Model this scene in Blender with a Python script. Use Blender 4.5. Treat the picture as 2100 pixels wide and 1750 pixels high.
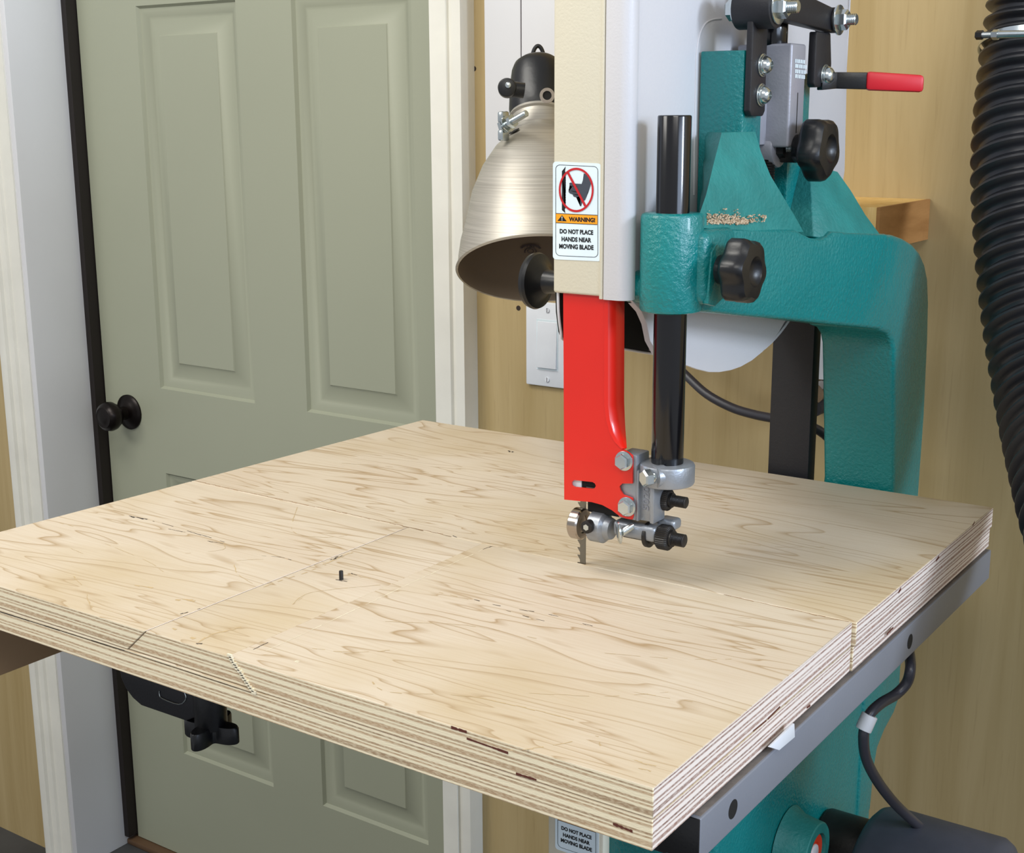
import bpy, bmesh, math, random
from mathutils import Vector, Matrix
random.seed(7)
for o in list(bpy.data.objects): bpy.data.objects.remove(o)
SC = bpy.context.scene
COL = SC.collection
V = Vector

# ------------------------------------------------------------------ camera
# origin: near right corner of the plywood top; z = 0 is its upper face, the floor is at z = -1.09
FPX = 2766.7
CAM = V((0.32014, -0.59802, 0.36))
YAW, PIT, ROL = 0.604356, 0.2280695, -0.0048825
cy, sy = math.cos(YAW), math.sin(YAW)
FW = V((-sy*math.cos(PIT), cy*math.cos(PIT), -math.sin(PIT)))
r0 = V((cy, sy, 0)); u0 = r0.cross(FW)
RT = r0*math.cos(ROL) + u0*math.sin(ROL)
UP = u0*math.cos(ROL) - r0*math.sin(ROL)
cd = bpy.data.cameras.new('camera'); cam = bpy.data.objects.new('camera', cd); COL.objects.link(cam)
cam.matrix_world = Matrix((( RT.x, UP.x, -FW.x, CAM.x), (RT.y, UP.y, -FW.y, CAM.y), (RT.z, UP.z, -FW.z, CAM.z), (0,0,0,1)))
cd.sensor_width = 36; cd.lens = 36*FPX/2100; cd.clip_start = .02
SC.camera = cam
def ray(x, y): return FW*FPX + RT*(x-1050) - UP*(y-875)
def onX(x, y, X): d = ray(x, y); return CAM + d*((X-CAM.x)/d.x)
def onY(x, y, Y): d = ray(x, y); return CAM + d*((Y-CAM.y)/d.y)
def onZ(x, y, Z): d = ray(x, y); return CAM + d*((Z-CAM.z)/d.z)
def onD(x, y, D): return CAM + ray(x, y)*(D/FPX)

# ------------------------------------------------------------------ light
w = bpy.data.worlds.new('room_light'); SC.world = w; w.use_nodes = True
bgn = w.node_tree.nodes['Background']; bgn.inputs[0].default_value = (.92, .95, 1, 1); bgn.inputs[1].default_value = .50
def area(name, loc, aim, sx, sz, power, col):
    l = bpy.data.lights.new(name, 'AREA'); l.shape = 'RECTANGLE'; l.size = sx; l.size_y = sz
    l.energy = power; l.color = col
    o = bpy.data.objects.new(name, l); COL.objects.link(o); o.location = loc
    o.rotation_euler = (V(aim)-V(loc)).to_track_quat('-Z', 'Y').to_euler()
    return o
area('window_and_fill_daylight', (2.6, .32, 1.05), (-.2, .3, .1), .40, .6, 42, (.74, .85, 1))
area('window_and_fill_daylight', (3.0, -.7, .9), (-.2, .3, .1), 1.6, 1.3, 38, (.62, .76, 1))  # broad blue fill added for wide highlights; only the first is the window
area('ceiling_lamp', (-.9, -.3, 1.55), (-.6, .4, -.4), 1.3, .5, 20, (1, .97, .90))
area('ceiling_lamp', (-1.9, -1.6, 1.45), (-.6, .6, 0), 1.2, .6, 22, (1, .97, .90))
area('ceiling_lamp', (1.0, -1.3, 1.5), (.1, .8, -.2), 1.2, .5, 17, (1, .97, .91))
SC.view_settings.view_transform = 'Standard'; SC.view_settings.look = 'None'
SC.view_settings.exposure = 0.0; SC.view_settings.gamma = 1; SC.view_settings.use_curve_mapping = False

# ------------------------------------------------------------------ materials
def srgb(r, g, b):
    return tuple(((c/255)/12.92 if c/255 <= .04045 else ((c/255+.055)/1.055)**2.4) for c in (r, g, b)) + (1,)
class NT:
    def __init__(s, name):
        s.m = bpy.data.materials.new(name); s.m.use_nodes = True; s.t = s.m.node_tree
        s.b = s.t.nodes['Principled BSDF']; s.tc = s.n('ShaderNodeTexCoord')
    def n(s, k, **kw):
        x = s.t.nodes.new(k)
        for a, v in kw.items(): setattr(x, a, v)
        return x
    def l(s, a, b): s.t.links.new(a, b)
    def mapping(s, sc=(1,1,1), loc=(0,0,0)):
        mp = s.n('ShaderNodeMapping'); s.l(s.tc.outputs['Object'], mp.inputs[0])
        mp.inputs['Scale'].default_value = sc; mp.inputs['Location'].default_value = loc
        return mp.outputs[0]
    def noise(s, vec, scale, detail=4, rough=.55, dist=0):
        x = s.n('ShaderNodeTexNoise'); s.l(vec, x.inputs['Vector'])
        x.inputs['Scale'].default_value = scale; x.inputs['Detail'].default_value = detail
        x.inputs['Roughness'].default_value = rough; x.inputs['Distortion'].default_value = dist
        return x.outputs[0]
    def ramp(s, fac, stops, interp='LINEAR'):
        x = s.n('ShaderNodeValToRGB'); s.l(fac, x.inputs[0]); e = x.color_ramp.elements
        x.color_ramp.interpolation = interp
        while len(e) < len(stops): e.new(.5)
        for k, (p, c) in enumerate(stops): e[k].position = p; e[k].color = c
        return x.outputs[0]
    def mix(s, a, b, fac, mode='MIX'):
        x = s.n('ShaderNodeMix', data_type='RGBA', blend_type=mode)
        for sock, v in ((x.inputs[0], fac), (x.inputs[6], a), (x.inputs[7], b)):
            if hasattr(v, 'is_output'): s.l(v, sock)
            else: sock.default_value = v
        return x.outputs[2]
    def bump(s, h, strength, dist=.001):
        x = s.n('ShaderNodeBump'); s.l(h, x.inputs['Height'])
        x.inputs['Strength'].default_value = strength; x.inputs['Distance'].default_value = dist
        s.l(x.outputs[0], s.b.inputs['Normal'])
    def col(s, c):
        if hasattr(c, 'is_output'): s.l(c, s.b.inputs['Base Color'])
        else: s.b.inputs['Base Color'].default_value = c
    def fin(s, rough=.5, metal=0, spec=.5, coat=0):
        s.b.inputs['Roughness'].default_value = rough; s.b.inputs['Metallic'].default_value = metal
        s.b.inputs['Specular IOR Level'].default_value = spec; s.b.inputs['Coat Weight'].default_value = coat
        s.b.inputs['Coat Roughness'].default_value = .12
        return s.m
def g(v): return (v, v, v, 1)
def simple(name, c, rough=.5, metal=0, bscale=0, bstr=0, vary=.06, vscale=14, spec=.5, coat=0, bdist=.001):
    t = NT(name); base = srgb(*c); mp = t.mapping()
    n = t.noise(mp, vscale, 5)
    lo = tuple(x*(1-vary) for x in base[:3])+(1,); hi = tuple(min(1, x*(1+vary)) for x in base[:3])+(1,)
    t.col(t.ramp(n, [(.3, lo), (.7, hi)]))
    if bscale: t.bump(t.noise(mp, bscale, 3), bstr, bdist)
    return t.fin(rough, metal, spec, coat)
M = {}
M['teal'] = simple('teal_paint', (10, 120, 120), .28, 0, 300, .8, .08, 9, .5, .25, .0016)
M['teal_rough'] = simple('teal_dusty_casting', (40, 126, 122), .5, 0, 260, .6, .16, 30, .4, 0, .0014)
M['cream'] = simple('cream_powder_coat', (212, 205, 184), .42, 0, 500, .3, .02, 6, .45, .1, .0006)
M['offwhite'] = simple('grey_white_powder_coat', (206, 205, 208), .45, 0, 500, .25, .02, 6, .4, .1, .0006)
M['red'] = simple('red_gloss_paint', (210, 26, 8), .34, 0, 0, 0, .04, 10, .5, .3)
M['redgrip'] = simple('red_vinyl_grip', (205, 22, 40), .42, 0, 60, .1, .05, 10)
M['blackpost'] = simple('black_oxide_polished', (13, 13, 17), .16, .2, 0, 0, .1, 20, .7)
M['black'] = simple('black_plastic', (16, 17, 20), .36, 0, 300, .12, .12, 30)
M['blackdull'] = simple('black_painted_steel', (26, 26, 31), .5, 0, 500, .15, .1, 12)
M['blackpart'] = simple('blackened_steel', (48, 46, 45), .42, .55, 300, .2, .2, 60)
M['hose'] = simple('black_hose_rubber', (34, 35, 40), .4, 0, 200, .1, .1, 10)
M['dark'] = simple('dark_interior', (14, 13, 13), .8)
M['zinc'] = simple('bright_zinc', (196, 204, 206), .2, .95, 0, 0, .06, 40)
M['cast'] = simple('cast_zinc_grey', (150, 155, 162), .38, .55, 350, .35, .08, 40, .5, 0, .0008)
M['slide'] = simple('grey_machined_casting', (158, 158, 166), .42, .25, 400, .2, .08, 20)
M['steelblade'] = simple('blade_steel', (120, 118, 112), .25, .95)
M['bearing'] = simple('bearing_steel', (170, 160, 150), .2, 1)
M['rail'] = simple('grey_painted_rail', (128, 132, 142), .42, .15, 300, .1, .05, 9)
M['castiron'] = simple('cast_iron_table', (70, 70, 72), .5, .6, 200, .3)
M['railtop'] = simple('dusty_shaded_rail_top', (112, 104, 98), .8, 0, 300, .4, .2, 60)
M['seam'] = simple('brown_cut_line', (150, 116, 78), .8)
M['white'] = simple('white_plastic', (222, 226, 232), .4)
M['trim'] = simple('white_trim_paint', (208, 208, 210), .5, 0, 90, .12, .03, 3)
M['trimwarm'] = simple('white_trim_paint_worn', (222, 220, 210), .5, 0, 90, .12, .05, 12)
M['door'] = simple('sage_grey_door_paint', (158, 161, 141), .48, 0, 160, .12, .02, 3)
M['bronze'] = simple('oil_rubbed_bronze', (26, 20, 18), .3, .6, 0, 0, .2, 40)
M['strip'] = simple('dark_brown_seal', (24, 15, 11), .6)
M['sill'] = simple('brown_threshold_wood', (96, 72, 50), .6)
M['floor'] = simple('dark_grey_floor', (66, 66, 66), .6, 0, 60, .2, .2, 6)
M['pwhite'] = simple('sticker_white', (222, 236, 242), .3)
M['pblack'] = simple('sticker_black', (14, 14, 18), .4)
M['pred'] = simple('sticker_red', (190, 20, 30), .4)
M['porange'] = simple('sticker_orange', (248, 160, 22), .4)
M['pgrey'] = simple('sticker_slate', (62, 68, 78), .4)
M['orange_red'] = simple('orange_red_enamel', (226, 66, 34), .4)
M['motor'] = simple('slate_motor_paint', (64, 68, 80), .5, 0, 120, .35, .12, 30)
M['ink'] = simple('dark_wood_crack', (46, 34, 26), .8)
M['inklight'] = simple('pale_pencil_scratch', (232, 222, 196), .8)
M['stain'] = simple('tan_wood_streak', (186, 162, 122), .8)
M['cable'] = simple('dark_grey_cable_jacket', (58, 58, 66), .36, 0, 0, 0, .1, 20)
M['lampgrey'] = simple('printed_grey', (70, 62, 66), .6)
# brushed aluminium
t = NT('brushed_aluminium'); mp = t.mapping((3, 3, 260))
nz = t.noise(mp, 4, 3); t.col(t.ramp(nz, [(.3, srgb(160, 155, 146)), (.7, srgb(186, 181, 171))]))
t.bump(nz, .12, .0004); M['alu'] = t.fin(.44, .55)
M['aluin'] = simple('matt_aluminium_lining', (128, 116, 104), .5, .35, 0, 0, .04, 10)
# birch plywood face (grain along x)
t = NT('birch_plywood_face')
mp = t.mapping((1, 1, 1)); mp2 = t.mapping((.8, 5.5, 1)); mp3 = t.mapping((2.5, 70, 1))
big = t.noise(mp, 4, 3); warp = t.noise(mp2, 1.9, 3, .5, .7)
mth = t.n('ShaderNodeMath', operation='MULTIPLY'); t.l(warp, mth.inputs[0]); mth.inputs[1].default_value = 16
fr = t.n('ShaderNodeMath', operation='FRACT'); t.l(mth.outputs[0], fr.inputs[0])
lines = t.ramp(fr.outputs[0], [(0, g(.0)), (.05, g(1)), (.10, g(.6)), (.28, g(0)), (1, g(0))])
fine = t.noise(mp3, 5, 4)
c0 = t.ramp(big, [(.35, srgb(199, 183, 161)), (.5, srgb(205, 191, 170)), (.68, srgb(194, 176, 146))])
c1 = t.mix(c0, srgb(178, 152, 112), t.ramp(fine, [(.45, g(0)), (.75, g(.28))]))
msk = t.mix(lines, g(0), t.ramp(t.noise(mp, 6, 2), [(.40, g(.06)), (.6, g(.34))]))
c2 = t.mix(c1, srgb(164, 138, 102), msk)
t.col(c2); t.bump(fine, .12, .0005); M['plytop'] = t.fin(.55, 0, .35)
# plywood edge: stacked veneers
def edge_mat(name, light, dark, seed, lo, hi, amp):
    t = NT(name)
    mp = t.mapping((1, 1, 1), (seed, seed, 0)); wv = t.noise(mp, 7, 3)
    sx = t.n('ShaderNodeSeparateXYZ'); t.l(t.tc.outputs['Object'], sx.inputs[0])
    a = t.n('ShaderNodeMath', operation='MULTIPLY_ADD'); t.l(wv, a.inputs[0]); a.inputs[1].default_value = .0022; t.l(sx.outputs[2], a.inputs[2])
    zz = t.n('ShaderNodeMath', operation='ADD'); t.l(sx.outputs[2], zz.inputs[0])       # uneven veneer thickness
    sn = t.n('ShaderNodeMath', operation='SINE'); m0 = t.n('ShaderNodeMath', operation='MULTIPLY'); t.l(a.outputs[0], m0.inputs[0]); m0.inputs[1].default_value = 760; t.l(m0.outputs[0], sn.inputs[0])
    m1 = t.n('ShaderNodeMath', operation='MULTIPLY'); t.l(sn.outputs[0], m1.inputs[0]); m1.inputs[1].default_value = amp
    b = t.n('ShaderNodeMath', operation='MULTIPLY_ADD'); t.l(a.outputs[0], b.inputs[0]); b.inputs[1].default_value = 1/.0034; t.l(m1.outputs[0], b.inputs[2])
    c = t.n('ShaderNodeMath', operation='FRACT'); t.l(b.outputs[0], c.inputs[0])
    fl = t.n('ShaderNodeMath', operation='FLOOR'); t.l(b.outputs[0], fl.inputs[0])
    cmb = t.n('ShaderNodeCombineXYZ'); t.l(fl.outputs[0], cmb.inputs[2]); t.l(sx.outputs[0], cmb.inputs[0]); t.l(sx.outputs[1], cmb.inputs[1])
    mm = t.n('ShaderNodeMapping'); t.l(cmb.outputs[0], mm.inputs[0]); mm.inputs['Scale'].default_value = (3, 3, 17.3)
    lv = t.noise(mm.outputs[0], 1.3, 3)
    st = t.ramp(c.outputs[0], [(0, g(1)), (lo, g(1)), (lo+.16, g(0)), (hi, g(0)), (1, g(1))])
    mp4 = t.mapping((60, 60, 260)); gr = t.noise(mp4, 5, 3)
    d2 = t.mix(dark, tuple(x*.70 for x in dark[:3])+(1,), t.ramp(lv, [(.50, g(0)), (.68, g(1))]))
    d2 = t.mix(d2, light, t.ramp(lv, [(.30, g(.8)), (.46, g(0))]))
    d3 = t.mix(d2, light, t.ramp(gr, [(.4, g(.0)), (.75, g(.6))]))
    t.col(t.mix(d3, light, st)); t.bump(gr, .35, .0006)
    return t.fin(.7, 0, .25)
M['edgeF'] = edge_mat('plywood_edge_front', srgb(236, 224, 194), srgb(184, 156, 124), 3.1, .34, .88, .26)
M['edgeS'] = edge_mat('plywood_edge_side', srgb(234, 222, 212), srgb(158, 126, 112), 8.7, .42, .86, .18)
# wall plywood (grain along z)
def wallply(name, a, b, knot, seed, gsc=(14, 14, .9)):
    t = NT(name); mp = t.mapping(gsc, (seed, 0, seed)); n1 = t.noise(mp, 1.6, 5, .6, .6)
    mp2 = t.mapping((90, 90, 4), (seed, 0, 0)); n2 = t.noise(mp2, 3, 3)
    c = t.mix(t.ramp(n1, [(.3, a), (.7, b)]), knot, t.ramp(n2, [(.6, g(0)), (.85, g(.35))]))
    vo = t.n('ShaderNodeTexVoronoi'); vo.inputs['Scale'].default_value = 5.5; t.l(t.mapping((1, 1, .8), (seed*2, 0, 1)), vo.inputs['Vector'])
    c = t.mix(c, srgb(60, 40, 22), t.ramp(vo.outputs['Distance'], [(.012, g(.9)), (.03, g(.0))]))
    t.col(c); t.bump(n2, .08, .0005); return t.fin(.6, 0, .3)
M['wall'] = wallply('wall_plywood', srgb(166, 144, 98), srgb(186, 165, 122), srgb(132, 108, 66), 1.7)
M['pine'] = wallply('pine_board', srgb(214, 170, 92), srgb(232, 196, 128), srgb(180, 130, 60), 4.2, (60, 60, 14))
M['oak'] = wallply('brown_board_end', srgb(150, 104, 56), srgb(176, 128, 76), srgb(104, 66, 34), 6.1, (8, 8, 40))
M['brownboard'] = simple('brown_hardboard', (150, 122, 92), .6, 0, 120, .1, .05, 8)
t = NT('sawdust'); nz = t.noise(t.mapping(), 900, 2)
t.col(t.ramp(nz, [(.35, srgb(120, 92, 66)), (.5, srgb(196, 172, 140)), (.65, srgb(226, 210, 186))])); M['sawdust'] = t.fin(.9)

# ------------------------------------------------------------------ mesh building
AX = {'X': lambda p, a: (a, p[0], p[1]), 'Y': lambda p, a: (p[0], a, p[1]), 'Z': lambda p, a: (p[0], p[1], a)}
class MB:
    def __init__(s): s.bm = bmesh.new(); s.mats = []
    def mi(s, m):
        if m not in s.mats: s.mats.append(m)
        return s.mats.index(m)
    def take(s, tb, m, bev=0, seg=2, ang=.6):
        bmesh.ops.remove_doubles(tb, verts=tb.verts, dist=1e-7)
        bmesh.ops.recalc_face_normals(tb, faces=tb.faces)
        if bev:
            tb.normal_update()
            es = [e for e in tb.edges if len(e.link_faces) == 2 and e.calc_face_angle(0) > ang]
            bmesh.ops.bevel(tb, geom=es, offset=bev, segments=seg, profile=.5, affect='EDGES', clamp_overlap=True)
        k = s.mi(m)
        for f in tb.faces: f.material_index = k
        me = bpy.data.meshes.new('tmp'); tb.to_mesh(me); tb.free()
        s.bm.from_mesh(me); bpy.data.meshes.remove(me)
        return s
    def box(s, x0, x1, y0, y1, z0, z1, m, bev=0, seg=2):
        return s.prism([(x0, y0), (x1, y0), (x1, y1), (x0, y1)], 'Z', z0, z1, m, bev, seg)
    def prism(s, pts, ax, a, b, m, bev=0, seg=2):
        tb = bmesh.new(); f = AX[ax]
        v0 = [tb.verts.new(f(p, a)) for p in pts]; v1 = [tb.verts.new(f(p, b)) for p in pts]
        n = len(pts); tb.faces.new(v0); tb.faces.new(v1[::-1])
        for i in range(n): tb.faces.new((v0[i], v0[(i+1) % n], v1[(i+1) % n], v1[i]))
        return s.take(tb, m, bev, seg)
    def loft(s, loops, m, bev=0, closed=True, seg=2, ang=.6):
        tb = bmesh.new(); L = [[tb.verts.new(p) for p in lp] for lp in loops]; n = len(L[0])
        for a, b in zip(L, L[1:]):
            for i in range(n): tb.faces.new((a[i], a[(i+1) % n], b[(i+1) % n], b[i]))
        if closed: tb.faces.new(L[0]); tb.faces.new(L[-1][::-1])
        return s.take(tb, m, bev, seg, ang)
    def lathe(s, prof, p, d, m, n=32, start=0):
        d = V(d).normalized(); a = d.orthogonal().normalized()
        if start is not None and abs(d.z) < .9: a = (V((0, 0, 1)) - d*d.z).normalized()
        b = d.cross(a); p = V(p); tb = bmesh.new(); rows = []
        for r, h in prof:
            if r < 1e-7: rows.append([tb.verts.new(p+d*h)])
            else: rows.append([tb.verts.new(p+d*h+(a*math.cos(t0)+b*math.sin(t0))*r) for t0 in [start+2*math.pi*i/n for i in range(n)]])
        for A, B in zip(rows, rows[1:]):
            for i in range(n):
                j = (i+1) % n
                if len(A) == 1 and len(B) == 1: continue
                if len(A) == 1: tb.faces.new((A[0], B[i], B[j]))
                elif len(B) == 1: tb.faces.new((A[i], A[j], B[0]))
                else: tb.faces.new((A[i], A[j], B[j], B[i]))
        if len(rows[0]) > 2 and len(rows[-1]) > 2 and tuple(prof[0]) != tuple(prof[-1]):
            tb.faces.new(rows[0][::-1]); tb.faces.new(rows[-1])
        return s.take(tb, m)
    def cyl(s, p0, p1, r, m, n=32, r1=None, bev=0, start=0):
        p0, p1 = V(p0), V(p1); h = (p1-p0).length; r1 = r if r1 is None else r1
        if bev: pr = [(0, 0), (r-bev, 0), (r-bev*.3, bev*.3), (r, bev), (r1, h-bev), (r1-bev*.3, h-bev*.3), (r1-bev, h), (0, h)]
        else: pr = [(0, 0), (r, 0), (r1, h), (0, h)]
        return s.lathe(pr, p0, p1-p0, m, n, start)
    def thread(s, p0, p1, r, m, pitch=.0013, n=20):
        p0, p1 = V(p0), V(p1); h = (p1-p0).length; k = max(2, int(h/pitch)); pr = [(0, 0)]
        for i in range(k): pr += [(r*.86, h*i/k), (r, h*(i+.5)/k)]
        pr += [(r*.8, h), (0, h)]
        return s.lathe(pr, p0, p1-p0, m, n)
    def tube(s, pts, r, m, n=12, sub=6):
        P = [V(p) for p in pts]; Q = []
        for i in range(len(P)-1):
            a, b, c, d = P[max(i-1, 0)], P[i], P[i+1], P[min(i+2, len(P)-1)]
            for k in range(sub):
                u = k/sub; Q.append(.5*((2*b)+(c-a)*u+(2*a-5*b+4*c-d)*u*u+(3*b-a-3*c+d)*u**3))
        Q.append(P[-1]); tb = bmesh.new(); rows = []; up = None
        for i, q in enumerate(Q):
            tg = (Q[min(i+1, len(Q)-1)]-Q[max(i-1, 0)]).normalized()
            up = (tg.orthogonal() if up is None else (up-tg*up.dot(tg))).normalized(); sd = tg.cross(up)
            rr = r[i] if isinstance(r, list) else r
            rows.append([tb.verts.new(q+(up*math.cos(2*math.pi*j/n)+sd*math.sin(2*math.pi*j/n))*rr) for j in range(n)])
        for A, B in zip(rows, rows[1:]):
            for i in range(n): tb.faces.new((A[i], A[(i+1) % n], B[(i+1) % n], B[i]))
        tb.faces.new(rows[0][::-1]); tb.faces.new(rows[-1])
        return s.take(tb, m)
    def star(s, p, d, m, rad, amp, lobes, layers, n=60, phase=0, power=1):
        d = V(d).normalized(); a = (V((0, 0, 1))-d*d.z); a = a.normalized() if a.length > .2 else V((1, 0, 0)); b = d.cross(a); p = V(p); L = []
        for sc, h, fl in layers:
            lp = []
            for i in range(n):
                th = 2*math.pi*i/n; k = (0.5+0.5*math.cos(lobes*(th-phase)))**power
                rr = rad*sc*(1-amp*fl*(1-k)); lp.append(p+d*h+(a*math.cos(th)+b*math.sin(th))*rr)
            L.append(lp)
        return s.loft(L, m)
    def curveplate(s, outline, holes, ax, a, b, m, bev=0):
        cu = bpy.data.curves.new('tmp', 'CURVE'); cu.dimensions = '2D'; cu.fill_mode = 'BOTH'
        for pl in [outline]+holes:
            sp = cu.splines.new('POLY'); sp.points.add(len(pl)-1); sp.use_cyclic_u = True
            for k, q in enumerate(pl): sp.points[k].co = (q[0], q[1], 0, 1)
        cu.extrude = abs(b-a)/2; ob = bpy.data.objects.new('tmp', cu); COL.objects.link(ob)
        me = bpy.data.meshes.new_from_object(ob.evaluated_get(bpy.context.evaluated_depsgraph_get()))
        tb = bmesh.new(); tb.from_mesh(me); f = AX[ax]; mid = (a+b)/2
        for v in tb.verts: v.co = V(f((v.co.x, v.co.y), mid+v.co.z))
        bpy.data.objects.remove(ob); bpy.data.curves.remove(cu); bpy.data.meshes.remove(me)
        return s.take(tb, m, bev)
    def text(s, txt, ax, a, x0, x1, z0, z1, m, th=.0001, off=0, quad=None):
        """lettering fitted to a box; on the plane ax = a (quad: function (u,v)->point)"""
        cu = bpy.data.curves.new('tmp', 'FONT'); cu.body = txt; cu.size = 1; cu.offset = off; cu.resolution_u = 3
        ob = bpy.data.objects.new('tmp', cu); COL.objects.link(ob)
        me = bpy.data.meshes.new_from_object(ob.evaluated_get(bpy.context.evaluated_depsgraph_get()))
        tb = bmesh.new(); tb.from_mesh(me)
        xs = [v.co.x for v in tb.verts]; ys = [v.co.y for v in tb.verts]; X0, X1, Y0, Y1 = min(xs), max(xs), min(ys), max(ys)
        for v in tb.verts:
            u, w_ = (v.co.x-X0)/(X1-X0), (v.co.y-Y0)/(Y1-Y0)
            v.co = V(quad(u, w_)) if quad else V(AX[ax]((x0+(x1-x0)*u, z0+(z1-z0)*w_), a))
        bpy.data.objects.remove(ob); bpy.data.curves.remove(cu); bpy.data.meshes.remove(me)
        return s.take(tb, m)
    def flat(s, pts, m):
        tb = bmesh.new(); tb.faces.new([tb.verts.new(p) for p in pts])
        bmesh.ops.triangulate(tb, faces=tb.faces[:])
        return s.take(tb, m)
WL = {}
def obj(name, mb, parent=None, **kw):
    bm = mb.bm; bm.normal_update()
    for e in bm.edges:
        e.smooth = not (len(e.link_faces) == 2 and e.calc_face_angle(0) > .62)
    for f in bm.faces: f.smooth = True
    me = bpy.data.meshes.new(name)
    cs = [v.co for v in bm.verts]
    c = V([(min(q[i] for q in cs)+max(q[i] for q in cs))/2 for i in range(3)])
    bmesh.ops.translate(bm, verts=bm.verts, vec=-c); bm.to_mesh(me); bm.free()
    for m in mb.mats: me.materials.append(m)
    o = bpy.data.objects.new(name, me); COL.objects.link(o)
    if parent is not None: o.parent = parent; o.location = c-WL[parent.name]
    else: o.location = c
    WL[o.name] = c
    for k, v in kw.items(): o[k] = v
    return o
def thing(name, label, cat, loc, **kw):
    o = bpy.data.objects.new(name, None); COL.objects.link(o); o.location = loc; o.empty_display_size = .05
    o['label'] = label; o['category'] = cat; WL[o.name] = V(loc)
    for k, v in kw.items(): o[k] = v
    return o
def struct(name, mb, parent=None, **kw):
    o = obj(name, mb, parent, **kw)
    if parent is None: o['kind'] = 'structure'
    return o
def lobj(name, label, cat, mb, **kw):
    return obj(name, mb, None, label=label, category=cat, **kw)

# ================================================================== SETTING
YW = .90
FL = -1.09
struct('floor', MB().box(-3.4, 1.8, -1.6, 1.3, FL-.04, FL, M['floor']))
b = MB()
b.box(-.84, 1.8, YW, YW+.02, FL, 1.5, M['wall'])
b.box(-3.4, -1.79, YW, YW+.02, FL, 1.5, M['wall'])
b.box(-1.79, -.84, YW, YW+.02, .99, 1.5, M['wall'])
struct('wall_back', b)
struct('wall_behind_door', MB().box(-1.95, -.7, 1.10, 1.12, FL, 1.1, M['dark'])).name = 'wall_rear'
# left jamb and casing
XJ = -1.747
b = MB(); b.box(XJ-.02, XJ, .884, 1.085, FL, .99, M['trim'], .0015); struct('trim_1', b)
b = MB(); b.prism([(XJ-.078, .902), (XJ-.078, .868), (XJ-.070, .866), (XJ-.060, .868), (XJ-.058, .874), (XJ-.044, .875), (XJ-.042, .880), (XJ-.013, .881), (XJ-.012, .902)], 'Z', FL, 1.0, M['trimwarm']); struct('trim_2', b)
XR = -.822
b = MB(); b.box(XR, XR+.02, .884, 1.085, FL, .99, M['trim'], .0015); struct('trim_3', b)
b = MB(); b.prism([(XR-.001, .902), (XR-.001, .869), (XR+.026, .869), (XR+.028, .8735), (XR+.034, .8735), (XR+.036, .869), (XR+.050, .869), (XR+.050, .902)], 'Z', FL, 1.0, M['trimwarm']); struct('trim_4', b)
b = MB(); b.box(XJ, XR, .884, 1.085, .965, .99, M['trim']); struct('trim_5', b)
b = MB(); b.box(XJ, XJ+.013, 1.0, 1.06, FL+.02, .96, M['strip']); struct('trim_6', b)
b = MB(); b.box(XJ, XR, 1.004, 1.09, FL, FL+.012, M['sill'], .003); struct('trim_7', b)
# door
DX0, DX1, DZ0, DZ1, DY = XJ+.015, XR-.003, FL+.014, .955, 1.022
cols = [(-1.577, -1.337), (-1.215, -.975)]; rows_ = [(-.849, -.285), (-.125, .542), (.655, .845)]
b = MB(); xs = [DX0]+[q for c in cols for q in c]+[DX1]; zs = [DZ0]+[q for c in rows_ for q in c]+[DZ1]
tb = bmesh.new()
def quad4(a, bq, c, d): tb.faces.new([tb.verts.new(p) for p in (a, bq, c, d)])
for i in range(len(xs)-1):
    for j in range(len(zs)-1):
        x0, x1, z0, z1 = xs[i], xs[i+1], zs[j], zs[j+1]
        if i % 2 == 1 and j % 2 == 1:
            steps = [(0, 0), (.004, .006), (.010, .0065), (.018, .013), (.024, .0135), (.049, .006), (.051, .0035)]
            for (i0, d0), (i1, d1) in zip(steps, steps[1:]):
                A = [(x0+i0, DY+d0, z0+i0), (x1-i0, DY+d0, z0+i0), (x1-i0, DY+d0, z1-i0), (x0+i0, DY+d0, z1-i0)]
                B = [(x0+i1, DY+d1, z0+i1), (x1-i1, DY+d1, z0+i1), (x1-i1, DY+d1, z1-i1), (x0+i1, DY+d1, z1-i1)]
                for k in range(4): quad4(A[k], A[(k+1) % 4], B[(k+1) % 4], B[k])
            quad4(*B)
        else: quad4((x0, DY, z0), (x1, DY, z0), (x1, DY, z1), (x0, DY, z1))
c4 = [(DX0, DZ0), (DX1, DZ0), (DX1, DZ1), (DX0, DZ1)]
for k in range(4):
    p, q = c4[k], c4[(k+1) % 4]; quad4((p[0], DY, p[1]), (q[0], DY, q[1]), (q[0], DY+.04, q[1]), (p[0], DY+.04, p[1]))
quad4(*[(p[0], DY+.04, p[1]) for p in c4])
b.take(tb, M['door']); door = struct('door_1', b)
rose = onY(266, 845, DY)
b = MB(); kp = V((rose.x, DY, rose.z)); N = (0, -1, 0)
b.lathe([(0, 0), (.033, 0), (.033, .003), (.029, .006), (.027, .0065), (.022, .010), (.013, .013), (.012, .026), (.014, .030)], kp, N, M['bronze'])
b.lathe([(.012, .026), (.021, .032), (.0265, .041), (.0275, .048), (.025, .057), (.019, .062), (.017, .0615), (.011, .0635), (0, .064)], kp, N, M['bronze'])
obj('door_knob', b, door, label='dark bronze round door knob on a round rose')

# wall pieces
def lab(n, l, c, b, **k): return lobj(n, l, c, b, **k)
p0 = onY(1013, 100, YW); px1 = -.605
b = MB(); b.box(p0.x, px1, YW-.022, YW, .17, .72, M['trim'], .002); b.box(onY(1067, 50, YW-.023).x, onY(1067, 50, YW-.023).x+.0012, YW-.0225, YW-.02, .36, .72, M['lampgrey'])
lab('wall_panel', 'white painted flat panel on the plywood wall behind the clamp lamp', 'panel', b)
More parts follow.
